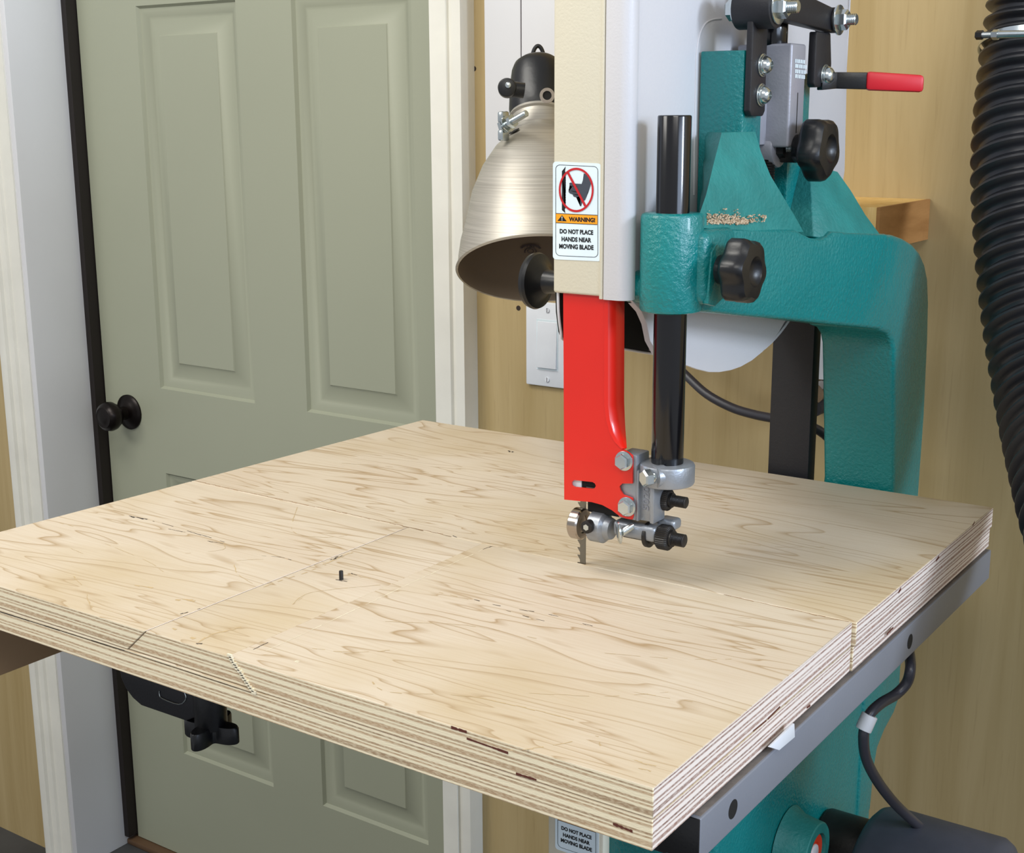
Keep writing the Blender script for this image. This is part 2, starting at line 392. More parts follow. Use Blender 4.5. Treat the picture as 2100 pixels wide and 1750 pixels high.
# light switch
a = onY(1078, 640, YW-.006); c = onY(1078, 788, YW-.006); ztop = c.z+.114
sw = thing('light_switch', 'white rocker light switch plate on the plywood wall below the lamp', 'light switch', (a.x+.035, YW, c.z+.057))
b = MB(); b.box(a.x, a.x+.070, YW-.006, YW, c.z, ztop, M['white'], .002); 
b.box(a.x+.018, a.x+.052, YW-.0066, YW-.004, c.z+.023, ztop-.023, M['pwhite'])
obj('cover_plate', b, sw)
b = MB(); b.prism([(YW-.0065, c.z+.025), (YW-.0100, c.z+.026), (YW-.0070, ztop-.026), (YW-.006, ztop-.025)], 'X', a.x+.0195, a.x+.0505, M['white'], .0005)
obj('rocker', b, sw)
for zz in (c.z+.010, ztop-.010):
    b = MB(); b.cyl((a.x+.035, YW-.006, zz), (a.x+.035, YW-.0075, zz), .0032, M['white'], 16); b.box(a.x+.0346, a.x+.0354, YW-.0077, YW-.0072, zz-.003, zz+.003, M['lampgrey'])
    obj('screw', b, sw)
# outlet behind the column
q = onY(1686, 780, YW-.006)
b = MB(); b.box(q.x-.03, q.x+.04, YW-.006, YW, q.z, q.z+.15, M['white'], .002)
ot = lab('outlet_cover', 'white cover plate on the wall seen in the slit beside the teal column', 'cover plate', b)
b = MB(); b.cyl((q.x, YW, q.z-.012), (q.x, YW-.03, q.z-.012), .012, M['bearing'], 20); b.cyl((q.x, YW, q.z-.03), (q.x, YW-.03, q.z-.03), .010, M['blackdull'], 20)
lab('cable_clamp', 'small brass and grey cable clamp on the wall under the white cover plate', 'clamp', b)
# shelf board
b = MB(); b.box(-.60, -.157, .742, YW, .222, .266, M['pine'], .001)
sh = thing('shelf', 'thick wooden shelf on the wall behind the teal arm', 'shelf', (-.38, .82, .222))
obj('board', b, sh)
b = MB(); b.box(-.157, -.1535, .742, YW, .222, .266, M['oak']); obj('end_strip', b, sh, label='brown grained board end')
b = MB(); b.prism([(YW, .222), (.84, .222), (YW, .14)], 'X', -.55, -.52, M['oak']); obj('bracket', b, sh)
# nail holes in the wall
b = MB()
for (x, y) in ((972, 141), (1011, 31), (1000, 73), (1063, 632), (899, 618)):
    p = onY(x, y, YW-.0003)
    if x == 899: continue
    b.cyl((p.x, YW+.001, p.z), (p.x, YW-.0004, p.z), .0035 if x in (972, 1063) else .0018, M['ink'], 12)
obj('nail_hole', b, bpy.data.objects['wall_back'])

# ================================================================== PLYWOOD JIG TABLE
TH = .0193; T2 = 2*TH; YS = .2985
BL, LL = (-.671, .6475), (-.712, 0.0)
def leftx(y): return LL[0]+(BL[0]-LL[0])*y/BL[1]
SA, SB = -.4125, -.3305      # slider at the top face
SAb, SBb = -.434, -.307      # slider at its bottom
pt = thing('plywood_table', 'large two-layer birch plywood table top lying on the saw table', 'table top', (-.35, .3, -T2))
def sheet(loopz, name, parent, marks=()):
    """loopz: list of (z, [(x,y)...]) lofted; faces get edge/top materials by direction"""
    bm_ = MB(); tb = bmesh.new(); L = [[tb.verts.new((x, y, z)) for x, y in pl] for z, pl in loopz]; n = len(L[0])
    for A, B in zip(L, L[1:]):
        for i in range(n): tb.faces.new((A[i], A[(i+1) % n], B[(i+1) % n], B[i]))
    tb.faces.new(L[0]); tb.faces.new(L[-1][::-1]); bmesh.ops.recalc_face_normals(tb, faces=tb.faces); tb.normal_update()
    es = tb.edges[:]; bmesh.ops.bevel(tb, geom=es, offset=.0005, segments=1, affect='EDGES')
    tb.normal_update(); kt, kf, ks = bm_.mi(M['plytop']), bm_.mi(M['edgeF']), bm_.mi(M['edgeS'])
    for f in tb.faces:
        f.material_index = kt if abs(f.normal.z) > .6 else (ks if abs(f.normal.x) > .8 else kf)
    me = bpy.data.meshes.new('tmp'); tb.to_mesh(me); tb.free(); bm_.bm.from_mesh(me); bpy.data.meshes.remove(me)
    for mk in marks: mk(bm_)
    return obj(name, bm_, parent)
def crack(px, wid, mat, seg=0):
    """thin mark on the top face through the given points (pixel list -> points on z=0)"""
    K = [onZ(x, y, .00012) for x, y in px]; P = []
    for i in range(len(K)-1):
        a, bb, c, d = K[max(i-1, 0)], K[i], K[i+1], K[min(i+2, len(K)-1)]
        for j in range(5):
            u = j/5; P.append(.5*((2*bb)+(c-a)*u+(2*a-5*bb+4*c-d)*u*u+(3*bb-a-3*c+d)*u**3))
    P.append(K[-1])
    def f(mb):
        for a, c in zip(P, P[1:]):
            d = (c-a).normalized(); nn = V((-d.y, d.x, 0)); k = max(1, int((c-a).length/.006)); 
            for i in range(k):
                s0, s1 = a+(c-a)*(i/k), a+(c-a)*((i+1)/k)
                if seg and random.random() < seg: continue
                w0 = wid*random.uniform(.4, 1)/2; o = nn*random.uniform(-wid, wid)*.4
                mb.flat([s0+o+nn*w0*.6, s1+o+nn*w0, s1+o-nn*w0, s0+o-nn*w0*.5], mat)
    return f
left_marks = [crack([(215, 1040), (262, 1055)], .0010, M['stain'], .3), crack([(265, 1058), (300, 1066)], .0030, M['ink']), crack([(310, 1068), (345, 1077), (470, 1115)], .0013, M['ink'], .45),
    crack([(345, 1085), (380, 1092)], .0010, M['ink'], .3), crack([(425, 1110), (458, 1115)], .0012, M['ink']), crack([(530, 1140), (576, 1143), (607, 1152)], .0008, M['ink'], .5),
    crack([(145, 1125), (170, 1136)], .0008, M['stain'], .2), crack([(150, 1182), (172, 1205), (180, 1228), (190, 1250)], .0013, M['stain'], .2), crack([(270, 1198), (320, 1208)], .003, M['stain'], .4),
    crack([(120, 1072), (150, 1080)], .001, M['stain'], .3), crack([(380, 1135), (455, 1128), (460, 1115)], .0008, M['stain'], .2), crack([(485, 1150), (540, 1147)], .0008, M['stain'], .2),
    crack([(480, 1155), (490, 1180), (535, 1205)], .0010, M['stain'], .3), crack([(215, 1115), (300, 1150), (335, 1173)], .0008, M['stain'], .3), crack([(610, 1040), (600, 1090), (660, 1102), (712, 1098)], .0009, M['stain'], .2)]
right_marks = [crack([(900, 1215), (960, 1230)], .0012, M['stain'], .2), crack([(955, 1225), (1010, 1240), (1095, 1255)], .0012, M['ink'], .4), crack([(1030, 1250), (1085, 1266), (1160, 1283)], .0010, M['ink'], .5),
    crack([(1125, 1260), (1145, 1264)], .0010, M['ink']), crack([(1195, 1279), (1215, 1284)], .0010, M['ink'], .1),
    crack([(1000, 1120), (1085, 1125)], .0007, M['stain'], .4), crack([(1010, 1120), (990, 1127)], .0012, M['ink']),
    crack([(760, 1395), (800, 1420), (960, 1428), (1150, 1470), (1240, 1500)], .0014, M['stain'], .3), crack([(790, 1275), (960, 1283), (1100, 1310)], .0010, M['stain'], .3),
    crack([(640, 1330), (720, 1338), (800, 1334)], .0012, M['stain'], .2), crack([(608, 1355), (613, 1358)], .004, M['inklight']), crack([(1040, 1540), (1135, 1530), (1220, 1510), (1230, 1530)], .0014, M['stain'], .3),
    crack([(1300, 1560), (1345, 1572)], .0014, M['stain']), crack([(1310, 1575), (1335, 1582)], .0014, M['stain']), crack([(1290, 1240), (1420, 1258), (1560, 1270)], .0009, M['stain'], .3),
    crack([(1240, 1340), (1400, 1352), (1500, 1352)], .0009, M['stain'], .3), crack([(1300, 1420), (1420, 1440)], .0009, M['stain'], .3), crack([(1085, 1422), (1240, 1428), (1370, 1420)], .0009, M['stain'], .3)]
back_marks = [crack([(400, 986.5), (560, 1021), (700, 1051), (800, 1073), (926, 1100)], .0016, M['seam'], 0), crack([(926, 1098), (937, 1102)], .0016, M['ink'], .2), crack([(937, 1100), (1180, 1152)], .0008, M['stain'], .3), crack([(1484, 1219.5), (1600, 1245.5), (1740, 1276)], .0013, M['seam'], .05), crack([(1040, 925), (1052, 928)], .004, M['ink']), crack([(870, 905), (960, 912), (1070, 925)], .0012, M['stain'], .4), crack([(820, 1052), (1000, 1070), (1150, 1062)], .0010, M['stain'], .3),
    crack([(880, 990), (1000, 1005), (1140, 1000)], .0010, M['stain'], .3), crack([(1420, 1100), (1560, 1120), (1690, 1122)], .0009, M['stain'], .3), crack([(1600, 1060), (1760, 1085)], .0009, M['stain'], .3), crack([(1450, 1000), (1600, 1030), (1750, 1040)], .0009, M['stain'], .3),
    crack([(700, 950), (830, 960), (900, 975)], .0012, M['stain'], .4)]
sheet([(-TH+.0003, [(leftx(0), 0), (SAb-.0003, 0), (SAb-.0003, YS-.0006), (leftx(YS), YS-.0006)]), (0, [(leftx(0), 0), (SA-.0003, 0), (SA-.0003, YS-.0006), (leftx(YS), YS-.0006)])], 'upper_sheet', pt, left_marks)
sheet([(-TH+.0003, [(SBb+.0003, 0), (0, 0), (0, YS-.0006), (SBb+.0003, YS-.0006)]), (0, [(SB+.0003, 0), (0, 0), (0, YS-.0006), (SB+.0003, YS-.0006)])], 'upper_sheet', pt, right_marks)
sheet([(-TH+.0003, [(leftx(YS), YS+.0005), (.003, YS+.0005), (.003, .650), BL]), (0, [(leftx(YS), YS+.0005), (.003, YS+.0005), (.003, .650), BL])], 'upper_sheet', pt, back_marks)
sheet([(-T2, [(leftx(0), 0), (0, 0), (0, YS-.0006), (leftx(YS), YS-.0006)]), (-TH, [(leftx(0), 0), (0, 0), (0, YS-.0006), (leftx(YS), YS-.0006)])], 'lower_sheet', pt)
sheet([(-T2, [(leftx(YS), YS+.0005), (.0015, YS+.0005), (.0015, .650), BL]), (-TH, [(leftx(YS), YS+.0005), (.0015, YS+.0005), (.0015, .650), BL])], 'lower_sheet', pt)
def fmark(b, x0, y0, x1, y1, wd, m, Y=-.0003):
    a, c = onY(x0, y0, Y), onY(x1, y1, Y); k = 8
    for i in range(k):
        p, q = a+(c-a)*(i/k), a+(c-a)*((i+1)/k); hw = wd*random.uniform(.5, 1)/2
        b.flat([(p.x, Y, p.z-hw), (q.x, Y, q.z-hw), (q.x, Y, q.z+hw), (p.x, Y, p.z+hw)], m)
dk = simple('dark_red_glue_void', (92, 44, 32), .8)
b = MB()
voids = ((925, 1492, 957, 1502, .0022), (957, 1515, 1042, 1545, .0020), (1058, 1587, 1100, 1600, .0018), (1257, 1690, 1297, 1706, .002))
for q in voids: b = MB(); fmark(b, *q, dk); obj('glue_void', b, pt)
for q in ((0, 1255, 255, 1335, .0009), (255, 1335, 520, 1423, .0005)): b = MB(); fmark(b, *q, M['ink']); obj('gap_line', b, pt)
b = MB()
for (x0, y0, x1, y1, wd) in ((1575, 1475, 1600, 1450, .0014), (1545, 1500, 1572, 1478, .001), (1920, 1150, 1926, 1142, .0025), (1843, 1215, 1848, 1208, .0025), (1818, 1302, 1832, 1287, .0018), (1995, 1078, 1999, 1070, .002), (1655, 1452, 1662, 1447, .0015)):
    a, c = onX(x0, y0, .0032 if x0 > 1750 else .0003), onX(x1, y1, .0032 if x0 > 1750 else .0003)
    b = MB(); b.flat([(a.x, a.y, a.z-wd/2), (c.x, c.y, c.z-wd/2), (c.x, c.y, c.z+wd/2), (a.x, a.y, a.z+wd/2)], dk); obj('edge_knot', b, pt)
b = MB(); b.box(-.742, -.724, .01, .30, -.141, -T2-.0002, M['brownboard'], .001); obj('support_board', b, pt, label='brown board hanging under the left end')
# sliding dovetail bar
sl = thing('sliding_bar', 'dovetailed plywood bar set flush in the table top, holding the steel pin', 'sliding bar', ((SA+SB)/2, .15, -TH))
sl_marks = [crack([(662, 1158), (690, 1146), (722, 1133)], .0022, M['stain']), crack([(678, 1149), (705, 1138)], .002, M['ink'], .1), crack([(370, 1260), (410, 1248)], .0016, M['ink'], .2), crack([(405, 1318), (440, 1300), (505, 1285)], .0022, M['stain'], .1), crack([(402, 1320), (415, 1320)], .002, M['ink']),
    crack([(355, 1228), (400, 1233)], .005, M['stain'], .3), crack([(350, 1290), (400, 1310)], .005, M['stain'], .4), crack([(540, 1205), (580, 1190), (640, 1170), (668, 1158)], .0016, M['stain'], .3), crack([(620, 1225), (600, 1240), (640, 1215), (780, 1200)], .0009, M['stain'], .2),
    crack([(545, 1335), (640, 1292), (760, 1235), (990, 1127)], .0009, M['inklight'], .15), crack([(500, 1341), (550, 1318)], .0009, M['ink'], .15), crack([(688, 1189), (712, 1193)], .0014, M['ink']), crack([(720, 1176), (732, 1180)], .0016, M['ink']), crack([(735, 1182), (760, 1187)], .0012, M['stain'])]
sheet([(-TH+.0004, [(SAb+.0003, .0006), (SBb, .0006), (SBb, YS-.001), (SAb+.0003, YS-.001)]), (0, [(SA+.0003, .0006), (SB, .0006), (SB, YS-.001), (SA+.0003, YS-.001)])], 'bar', sl, sl_marks)
b = MB(); P = [onY(470+i*(50/14), 1345+i*(75/14), -.0003) for i in range(15)]
for q in P: b.box(q.x-.0012-random.random()*.0012, q.x+.0012+random.random()*.0012, -.0009, .0006, q.z-.0011, q.z+.0011, M['inklight'])
obj('splinter_edge', b, sl, label='pale torn splinters along the front right joint')
q = onZ(700, 1189, 0); qt = onY(700, 1171, q.y)
b = MB(); b.cyl((q.x, q.y, -.012), (q.x, q.y, qt.z), .0017, M['blackpart'], 16, None, .0004)
obj('pivot_pin', b, sl, label='short dark steel pin standing up from the bar')
# paper/plastic clip on the right edge
a, c = onX(1582, 1534, .0055), onX(1628, 1482, .0055)
P = [onX(x, y, .0070) for x, y in ((1578, 1533), (1597, 1539), (1629, 1512), (1628, 1484))]
b = MB(); b.prism([(p.y, p.z) for p in P], 'X', .0055, .0075, M['white'], .0003)
lab('plastic_shim', 'small white plastic shim tucked between plywood edge and grey rail', 'shim', b)

# ================================================================== BANDSAW
saw = thing('bandsaw', 'teal and cream bandsaw with red blade guard rising through the plywood table', 'bandsaw', (-.2, .5, FL))
def sp(name, b, parent=None, **k): return obj(name, b, saw if parent is None else parent, **k)
def hexbolt(p, d, r, h, name, parent, washer=0, m=None, wh=.002, tail=0, tr=None):
    b = MB(); p = V(p); d = V(d).normalized(); m = m or M['zinc']; k = 0
    if washer: b.cyl(p, p+d*wh, washer, m, 28, None, .0004); k = wh
    b.lathe([(0, k), (r, k), (r, k+h*.8), (r*.82, k+h), (0, k+h)], p, d, m, 6)
    if tail: b.thread(p+d*(k+h*.9), p+d*(k+h+tail), tr or r*.55, m)
    return obj(name, b, parent)
def button(p, d, r, name, parent):
    b = MB(); p = V(p); d = V(d).normalized()
    b.cyl(p, p+d*.0012, r*1.25, M['zinc'], 28, None, .0003); b.cyl(p+d*.0012, p+d*.0026, r*1.08, M['zinc'], 28, None, .0003)
    b.lathe([(r, .0026), (r*.97, .004), (r*.82, .0062), (r*.55, .0078), (r*.40, .0082), (r*.36, .0060), (0, .0060)], p, d, M['zinc'], 28)
    return obj(name, b, parent)
XP = -.184                                   # plane of the back plate of the upper wheel case
# ---- frame: casting with C-shaped throat
def fx(y):                                   # face of the casting towards +x
    return -.133 if y < .32 else (-.095 if y > .60 else -.133+(y-.32)*(.038/.28))
def fpt(x, y):
    q = onX(x, y, -.1)
    for _ in range(12): q = onX(x, y, fx(q.y))
    return q
outer = [fpt(*q) for q in ((1446, 466), (1540, 469), (1636, 472), (1650, 480), (1668, 489), (1688, 491), (1702, 485), (1712, 475), (1740, 477), (1810, 480), (1835, 482), (1855, 489), (1873, 500), (1888, 517), (1898, 540), (1904, 570), (1906, 620), (1904, 700), (1897, 850), (1886, 1005), (1876, 1150), (1862, 1290), (1849, 1367), (1845, 1434), (1834, 1465), (1815, 1500), (1801, 1535), (1795, 1570), (1786, 1664))]
low = [(.655, -.45), (.60, -.53), (.50, -.56), (.40, -.53), (.32, -.46), (.287, -.38), (.287, -.16), (.33, -.13), (.50, -.12), (.60, -.12)]
inner = [fpt(*q) for q in ((1833, 1180), (1833, 1000), (1834, 850), (1834, 720), (1831, 700), (1822, 684), (1805, 676), (1760, 671), (1630, 658), (1520, 648), (1446, 640))]
prof = [(q.y, q.z) for q in outer]+low+[(q.y, q.z) for q in inner]
b = MB()
def solid(b, pts, fa, fb, m, bev=.006):
    """profile in y,z between two faces given as functions of y (each planar)"""
    tb = bmesh.new()
    A = [tb.verts.new((fa(y), y, z)) for y, z in pts]; B = [tb.verts.new((fb(y), y, z)) for y, z in pts]; n = len(pts)
    tb.faces.new(A); tb.faces.new(B[::-1])
    for i in range(n): tb.faces.new((A[i], A[(i+1) % n], B[(i+1) % n], B[i]))
    bmesh.ops.recalc_face_normals(tb, faces=tb.faces); tb.normal_update()
    es = [e for e in tb.edges if len(e.link_faces) == 2 and e.calc_face_angle(0) > .7]
    bmesh.ops.bevel(tb, geom=es, offset=bev, segments=4, profile=.5, affect='EDGES', clamp_overlap=True)
    return b.take(tb, m)
flin = lambda y: -.133+(y-.32)*(.038/.28)
def zat(L, y):
    for p, q in zip(L, L[1:]):
        if min(p.y, q.y) <= y <= max(p.y, q.y) and abs(p.y-q.y) > 1e-6: return p.z+(q.z-p.z)*(y-p.y)/(q.y-p.y)
YSP = .600
zt_, zb_ = zat(outer[:14], YSP), zat([q for q in inner if q.z > .12], YSP)
armp = [(q.y, q.z) for q in outer if q.y < YSP-.002]+[(YSP+.004, zt_), (YSP+.004, zb_)]+[(q.y, q.z) for q in inner if q.y < YSP-.002]
solid(b, armp, lambda y: -.172, flin, M['teal'], .004)
colp = [(YSP-.004, zt_)]+[(q.y, q.z) for q in outer if q.y > YSP+.002]+[(.61, -.345), (.61, -.11), (.640, -.10)]+[(q.y, q.z) for q in inner[1:] if q.y > YSP+.002]+[(YSP-.004, zb_)]
solid(b, colp, lambda y: -.1675, lambda y: -.095, M['teal'], .005)
solid(b, low+[(.655, -.125)], lambda y: -.205, lambda y: -.097, M['teal'], .006)
frame = sp('frame', b)
# ---- upper ledge with two dusty wings
b = MB()
def P3(x, y, X): q = onX(x, y, X); return (q.x, q.y, q.z)
zl = .262
def wing(pts_top, pts_bot, back):
    pass
# left wing: a sloped web from the first pylon down to the ledge
def web(front, backx, name):
    b = MB(); tb = bmesh.new()
    F = [tb.verts.new(P3(x, y, X)) for x, y, X in front]; Bk = [tb.verts.new((backx, max(f.co.y, .4015), f.co.z)) for f in F]
    n = len(F); tb.faces.new(F); tb.faces.new(Bk[::-1])
    for i in range(n): tb.faces.new((F[i], F[(i+1) % n], Bk[(i+1) % n], Bk[i]))
    bmesh.ops.triangulate(tb, faces=[f for f in tb.faces if len(f.verts) > 4])
    b.take(tb, M['teal_rough'], .003, 3); return obj(name, b, frame)
web([(1480, 272, -.150), (1549, 270, -.140), (1560, 310, -.134), (1580, 360, -.127), (1602, 400, -.124), (1628, 440, -.120), (1648, 476, -.1185), (1560, 474, -.1245), (1440, 468, -.1345), (1432, 446, -.136), (1448, 400, -.137), (1465, 330, -.146)], -.182, 'gusset')
web([(1668, 486, -.120), (1664, 400, -.130), (1660, 340, -.138), (1690, 345, -.136), (1718, 352, -.132), (1745, 390, -.124), (1775, 440, -.112), (1806, 482, -.0985), (1740, 480, -.106), (1704, 482, -.112), (1690, 489, -.114)], -.182, 'gusset')
# pylons (the two ways of the tension slide)
b = MB(); pl = onY(1447, 105, .393); pr_ = onY(1527, 102, .393)
b.box(-.182, pr_.x, .393, .428, .262, pl.z, M['teal'], .0012); obj('way', b, frame)
b = MB(); b.box(-.182, -.146, .488, .530, .262, .392, M['teal'], .0012); obj('way', b, frame)
# ---- post boss
PX, PY, PR = -.1545, .300, .01245
zt, zb = onY(1380, 441, PY-.02).z, onY(1375, 648, PY-.022).z
b = MB(); b.cyl((PX, PY, zb), (PX, PY, zt), .0235, M['teal'], 48, None, .003); 
b.box(PX-.02, PX+.030, PY-.004, PY+.05, zb+.006, zt-.012, M['teal'], .008, 4)
lz = onY(1302, 588, PY).z; b.cyl((PX-.036, PY+.002, lz), (PX, PY+.002, lz), .0125, M['teal'], 28, .0125)
boss = sp('post_clamp', b)
b = MB(); q = onY(1464, 560, .312)
b.cyl((PX+.026, .312, .229), (PX+.0305, .312, .229), .004, M['dark'], 20)
b.prism([(.300, .222), (.312, .219), (.327, .224), (.331, .245), (.322, .262), (.312, .266), (.304, .26)], 'X', PX+.026, PX+.0312, M['teal'], .001)
obj('clamp_lug', b, boss)
# ---- guide post
ztop = onY(1386, 236, PY).z
b = MB(); b.cyl((PX, PY, .0815), (PX, PY, ztop), PR, M['blackpost'], 48, None, .0012)
sp('guide_post', b, label='tall glossy black round guide post')
# ---- lock knob on the boss
def lobeknob(p, d, R, L, lobes, amp, name, parent, phase=0, m=None, power=1.0):
    b = MB(); m = m or M['black']
    b.star(p, d, m, R, amp, lobes, [(.42, 0, 0), (.46, L*.12, .2), (.62, L*.22, .7), (.93, L*.34, 1), (1, L*.42, 1), (1, L*.74, 1), (.96, L*.86, 1), (.84, L*.96, .8), (.60, L*.99, .2), (.44, L, 0), (.40, L*.94, 0), (.25, L*.84, 0), (.02, L*.80, 0)], 72, phase, power)
    return obj(name, b, parent)
lk = onY(1527, 556, .312)
kn = lobeknob((lk.x-.020, .312, lk.z), (1, 0, 0), .0255, .029, 6, .16, 'lock_knob', saw, .35)
b = MB(); b.thread((PX+.024, .312, lk.z), (lk.x-.019, .312, lk.z), .0045, M['zinc']); obj('threaded_stud', b, kn)
# ---- tension slide
SXF, SY0, SY1 = -.130, .4505, .4800
zs0, zs1 = .332, onX(1625, 88, SXF).z
b = MB()
b.box(-.178, SXF, SY0, SY1, zs0, zs1, M['slide'], .0022, 3)
b.box(-.182, -.150, .430, .486, .334, .372, M['slide'], .001)
tc = onY(1600, 303, .466)
b.cyl((-.182, .466, tc.z), (tc.x, .466, tc.z), .0165, M['slide'], 36, None, .002)
slide = sp('tension_slide', b, label='grey cast tension slide with white scale marks')
b = MB(); zz = onX(1636, 200, SXF).z
b.box(SXF-.004, SXF+.0002, .464, .4672, onX(1638, 275, SXF).z, onX(1638, 188, SXF).z, M['dark'], .0012)
obj('scale_slot', b, slide)
b = MB()
for y in (121, 131, 142, 152):                 # worn, illegible stamped rows
    x = 1631
    while x < 1652:
        wd_ = random.uniform(1.2, 3.2); a, c = onX(x, y+(x-1631)*.12, SXF+.0003), onX(x+wd_, y+8+(x-1631)*.12, SXF+.0003)
        b.flat([(SXF+.0003, a.y, c.z), (SXF+.0003, c.y, c.z), (SXF+.0003, c.y, a.z), (SXF+.0003, a.y, a.z)], M['pwhite']); x += wd_+random.uniform(.8, 1.6)
obj('scale_lettering', b, slide)
# screw rod below the slide
b = MB(); b.thread((-.150, .458, .245), (-.150, .458, .345), .0058, M['blackpart'], .0022, 24); obj('tension_screw', b, slide)
b = MB(); b.cyl((-.160, .470, .258), (-.160, .470, .276), .009, M['sill'], 20, None, .002); obj('screw_block', b, slide)
# tracking knob
tk = onY(1676, 305, .466)
kn = lobeknob((tk.x-.018, .466, tk.z), (1, 0, 0), .0265, .030, 5, .16, 'tracking_knob', saw, .6)
b = MB(); b.thread((tc.x-.002, .466, tc.z), (tk.x-.017, .466, tc.z), .0048, M['zinc'])
b.cyl((tc.x-.001, .466, tc.z), (tc.x+.006, .466, tc.z), .0095, M['blackpart'], 6)
b.box(tc.x+.001, tk.x-.012, .4635, .4685, tc.z-.012, tc.z-.003, M['blackpart'], .001); obj('tracking_stud', b, kn)
# ---- quick release linkage
SX = -.138
b = MB()
q = [onX(x, y, SX) for x, y in ((1531, 222), (1531, 20), (1574, 20), (1570, 222))]
ya, yb_ = .3925, .4215
b.prism([(ya, .361), (ya+.004, .357), (yb_-.004, .357), (yb_, .361), (yb_-.001, .44), (ya+.001, .44)], 'X', SX-.0055, SX, M['blackdull'], .0012)
z0 = onX(1560, 14, SX).z
strap = sp('strap', b, label='black steel strap bolted beside the slide')
b1 = onX(1563, 134, SX); b2 = onX(1560, 195, SX)
button((SX, b1.y, b1.z), (1, 0, 0), .0072, 'button_bolt', strap); button((SX, b2.y, b2.z), (1, 0, 0), .0072, 'button_bolt', strap)
b = MB(); zc = .438; yc = .405
b.cyl((SX-.018, yc, zc), (SX+.014, yc, zc), .0155, M['blackdull'], 32, None, .001)
obj('pivot_tube', b, strap)
hexbolt((SX+.014, yc, zc), (1, 0, 0), .0085, .0075, 'hex_nut', strap, .0125, None, .002, .008, .0048)
hexbolt((SX-.018, yc, zc), (-1, 0, 0), .0085, .0075, 'hex_nut', strap, .0125, None, .002)
# cross lever from the pivot to the second nut
b = MB(); e = onX(1700, 42, SX+.004); s0 = V((SX+.006, yc+.012, zc+.006)); e = V((SX+.004, e.y, e.z))
tb = bmesh.new(); loops = []
for t_, hw, dz in ((0, .014, .002), (.25, .0125, .001), (.5, .0115, 0), (.75, .0105, 0), (1, .0095, 0)):
    cc = s0+(e-s0)*t_
    loops.append([(cc.x-.007, cc.y, cc.z-hw), (cc.x+.006, cc.y, cc.z-hw), (cc.x+.006, cc.y, cc.z+hw), (cc.x-.007, cc.y, cc.z+hw)])
b.loft(loops, M['blackdull'], .002)
b.cyl((e.x-.010, e.y, e.z), (e.x+.008, e.y, e.z), .0105, M['blackdull'], 28, None, .001)
b.box(e.x-.022, e.x, s0.y+.02, e.y-.03, .452, .475, M['blackdull'], .003)
lever0 = sp('cross_link', b)
hexbolt((e.x+.008, e.y, e.z), (1, 0, 0), .0085, .0075, 'hex_nut', lever0, .0125, None, .002, .007, .0048)
b = MB(); q1 = onY(1606, 60, .462); b.cyl((-.153, .463, zs1-.002), (-.153, .463, zs1+.022), .0125, M['blackpost'], 36, None, .001); sp('spring_cap', b)
# second strap + quick release lever
b = MB(); X2 = -.131
yy0, yy1 = onX(1672, 120, X2).y, onX(1704, 150, X2).y
zz2 = onX(1690, 180, X2).z
b.prism([(yy0, zz2+.003), (yy0+.003, zz2), (yy1-.001, zz2+.001), (yy1+.001, zz2+.02), (yy1-.004, .425), (yy0+.001, .425)], 'X', X2-.007, X2, M['blackdull'], .0012)
strap2 = sp('strap', b, label='short black strap carrying the quick release lever')
b3 = onX(1691, 155, X2); button((X2, b3.y, b3.z), (1, 0, 0), .0075, 'button_bolt', strap2)
b = MB()
L0 = onX(1690, 168, X2-.002); L1 = onD(1712, 165, 1.145); L2 = onD(1775, 166, 1.140); L3 = onD(1893, 172, 1.135)
def bar(b, p, q, h0, h1, th, m, bev=.001):
    p, q = V(p), V(q); d = (q-p).normalized(); s_ = d.cross(V((0, 0, 1))).normalized()
    b.loft([[p-s_*th+V((0, 0, -h0)), p+s_*th+V((0, 0, -h0)), p+s_*th+V((0, 0, h0)), p-s_*th+V((0, 0, h0))], [q-s_*th+V((0, 0, -h1)), q+s_*th+V((0, 0, -h1)), q+s_*th+V((0, 0, h1)), q-s_*th+V((0, 0, h1))]], m, bev)
bar(b, L0-V((0, .01, 0)), L1, .0070, .0068, .004, M['black']); bar(b, L1, L2+(L2-L1)*.05, .0068, .0070, .0035, M['black'])
lev = sp('quick_release_lever', b, label='black lever with red grip')
b = MB(); bar(b, L2, L3, .0078, .0070, .0055, M['redgrip'], .003); obj('grip', b, lev, label='red vinyl grip')

# ---- upper wheel case
C0y, C0z, RR = .508, .352, .222
YC = .277                                      # front (-y) face of the cream guard
def arc(cx, cz, r, a0, a1, n): return [(cx+r*math.cos(math.radians(a0+(a1-a0)*i/n)), cz+r*math.sin(math.radians(a0+(a1-a0)*i/n))) for i in range(n+1)]
arcp = [onX(x, y, XP) for x, y in ((1740, 0), (1737, 180), (1733, 350), (1715, 470), (1680, 560), (1650, 612), (1610, 661), (1598, 682), (1582, 702), (1565, 722), (1543, 740), (1520, 753), (1500, 760), (1477, 764), (1455, 764), (1430, 758), (1408, 750), (1385, 738))]
out = [(q.y, q.z) for q in arcp]+[(.362, .168), (.345, .1705), (.338, .172)]
q = [onX(x, y, XP) for x, y in ((1334, 700), (1327, 665), (1316, 640), (1300, 622))]
out += [(k.y, k.z) for k in q]+[(.290, .226), (.290, .50)]
out += [(.320, .58), (.40, .66), (.508, .69), (.62, .66), (.70, .58)]
b = MB(); b.prism(out, 'X', XP-.003, XP, M['offwhite'], .0012)
case = sp('wheel_case', b, label='white back plate of the upper wheel housing')
b = MB()
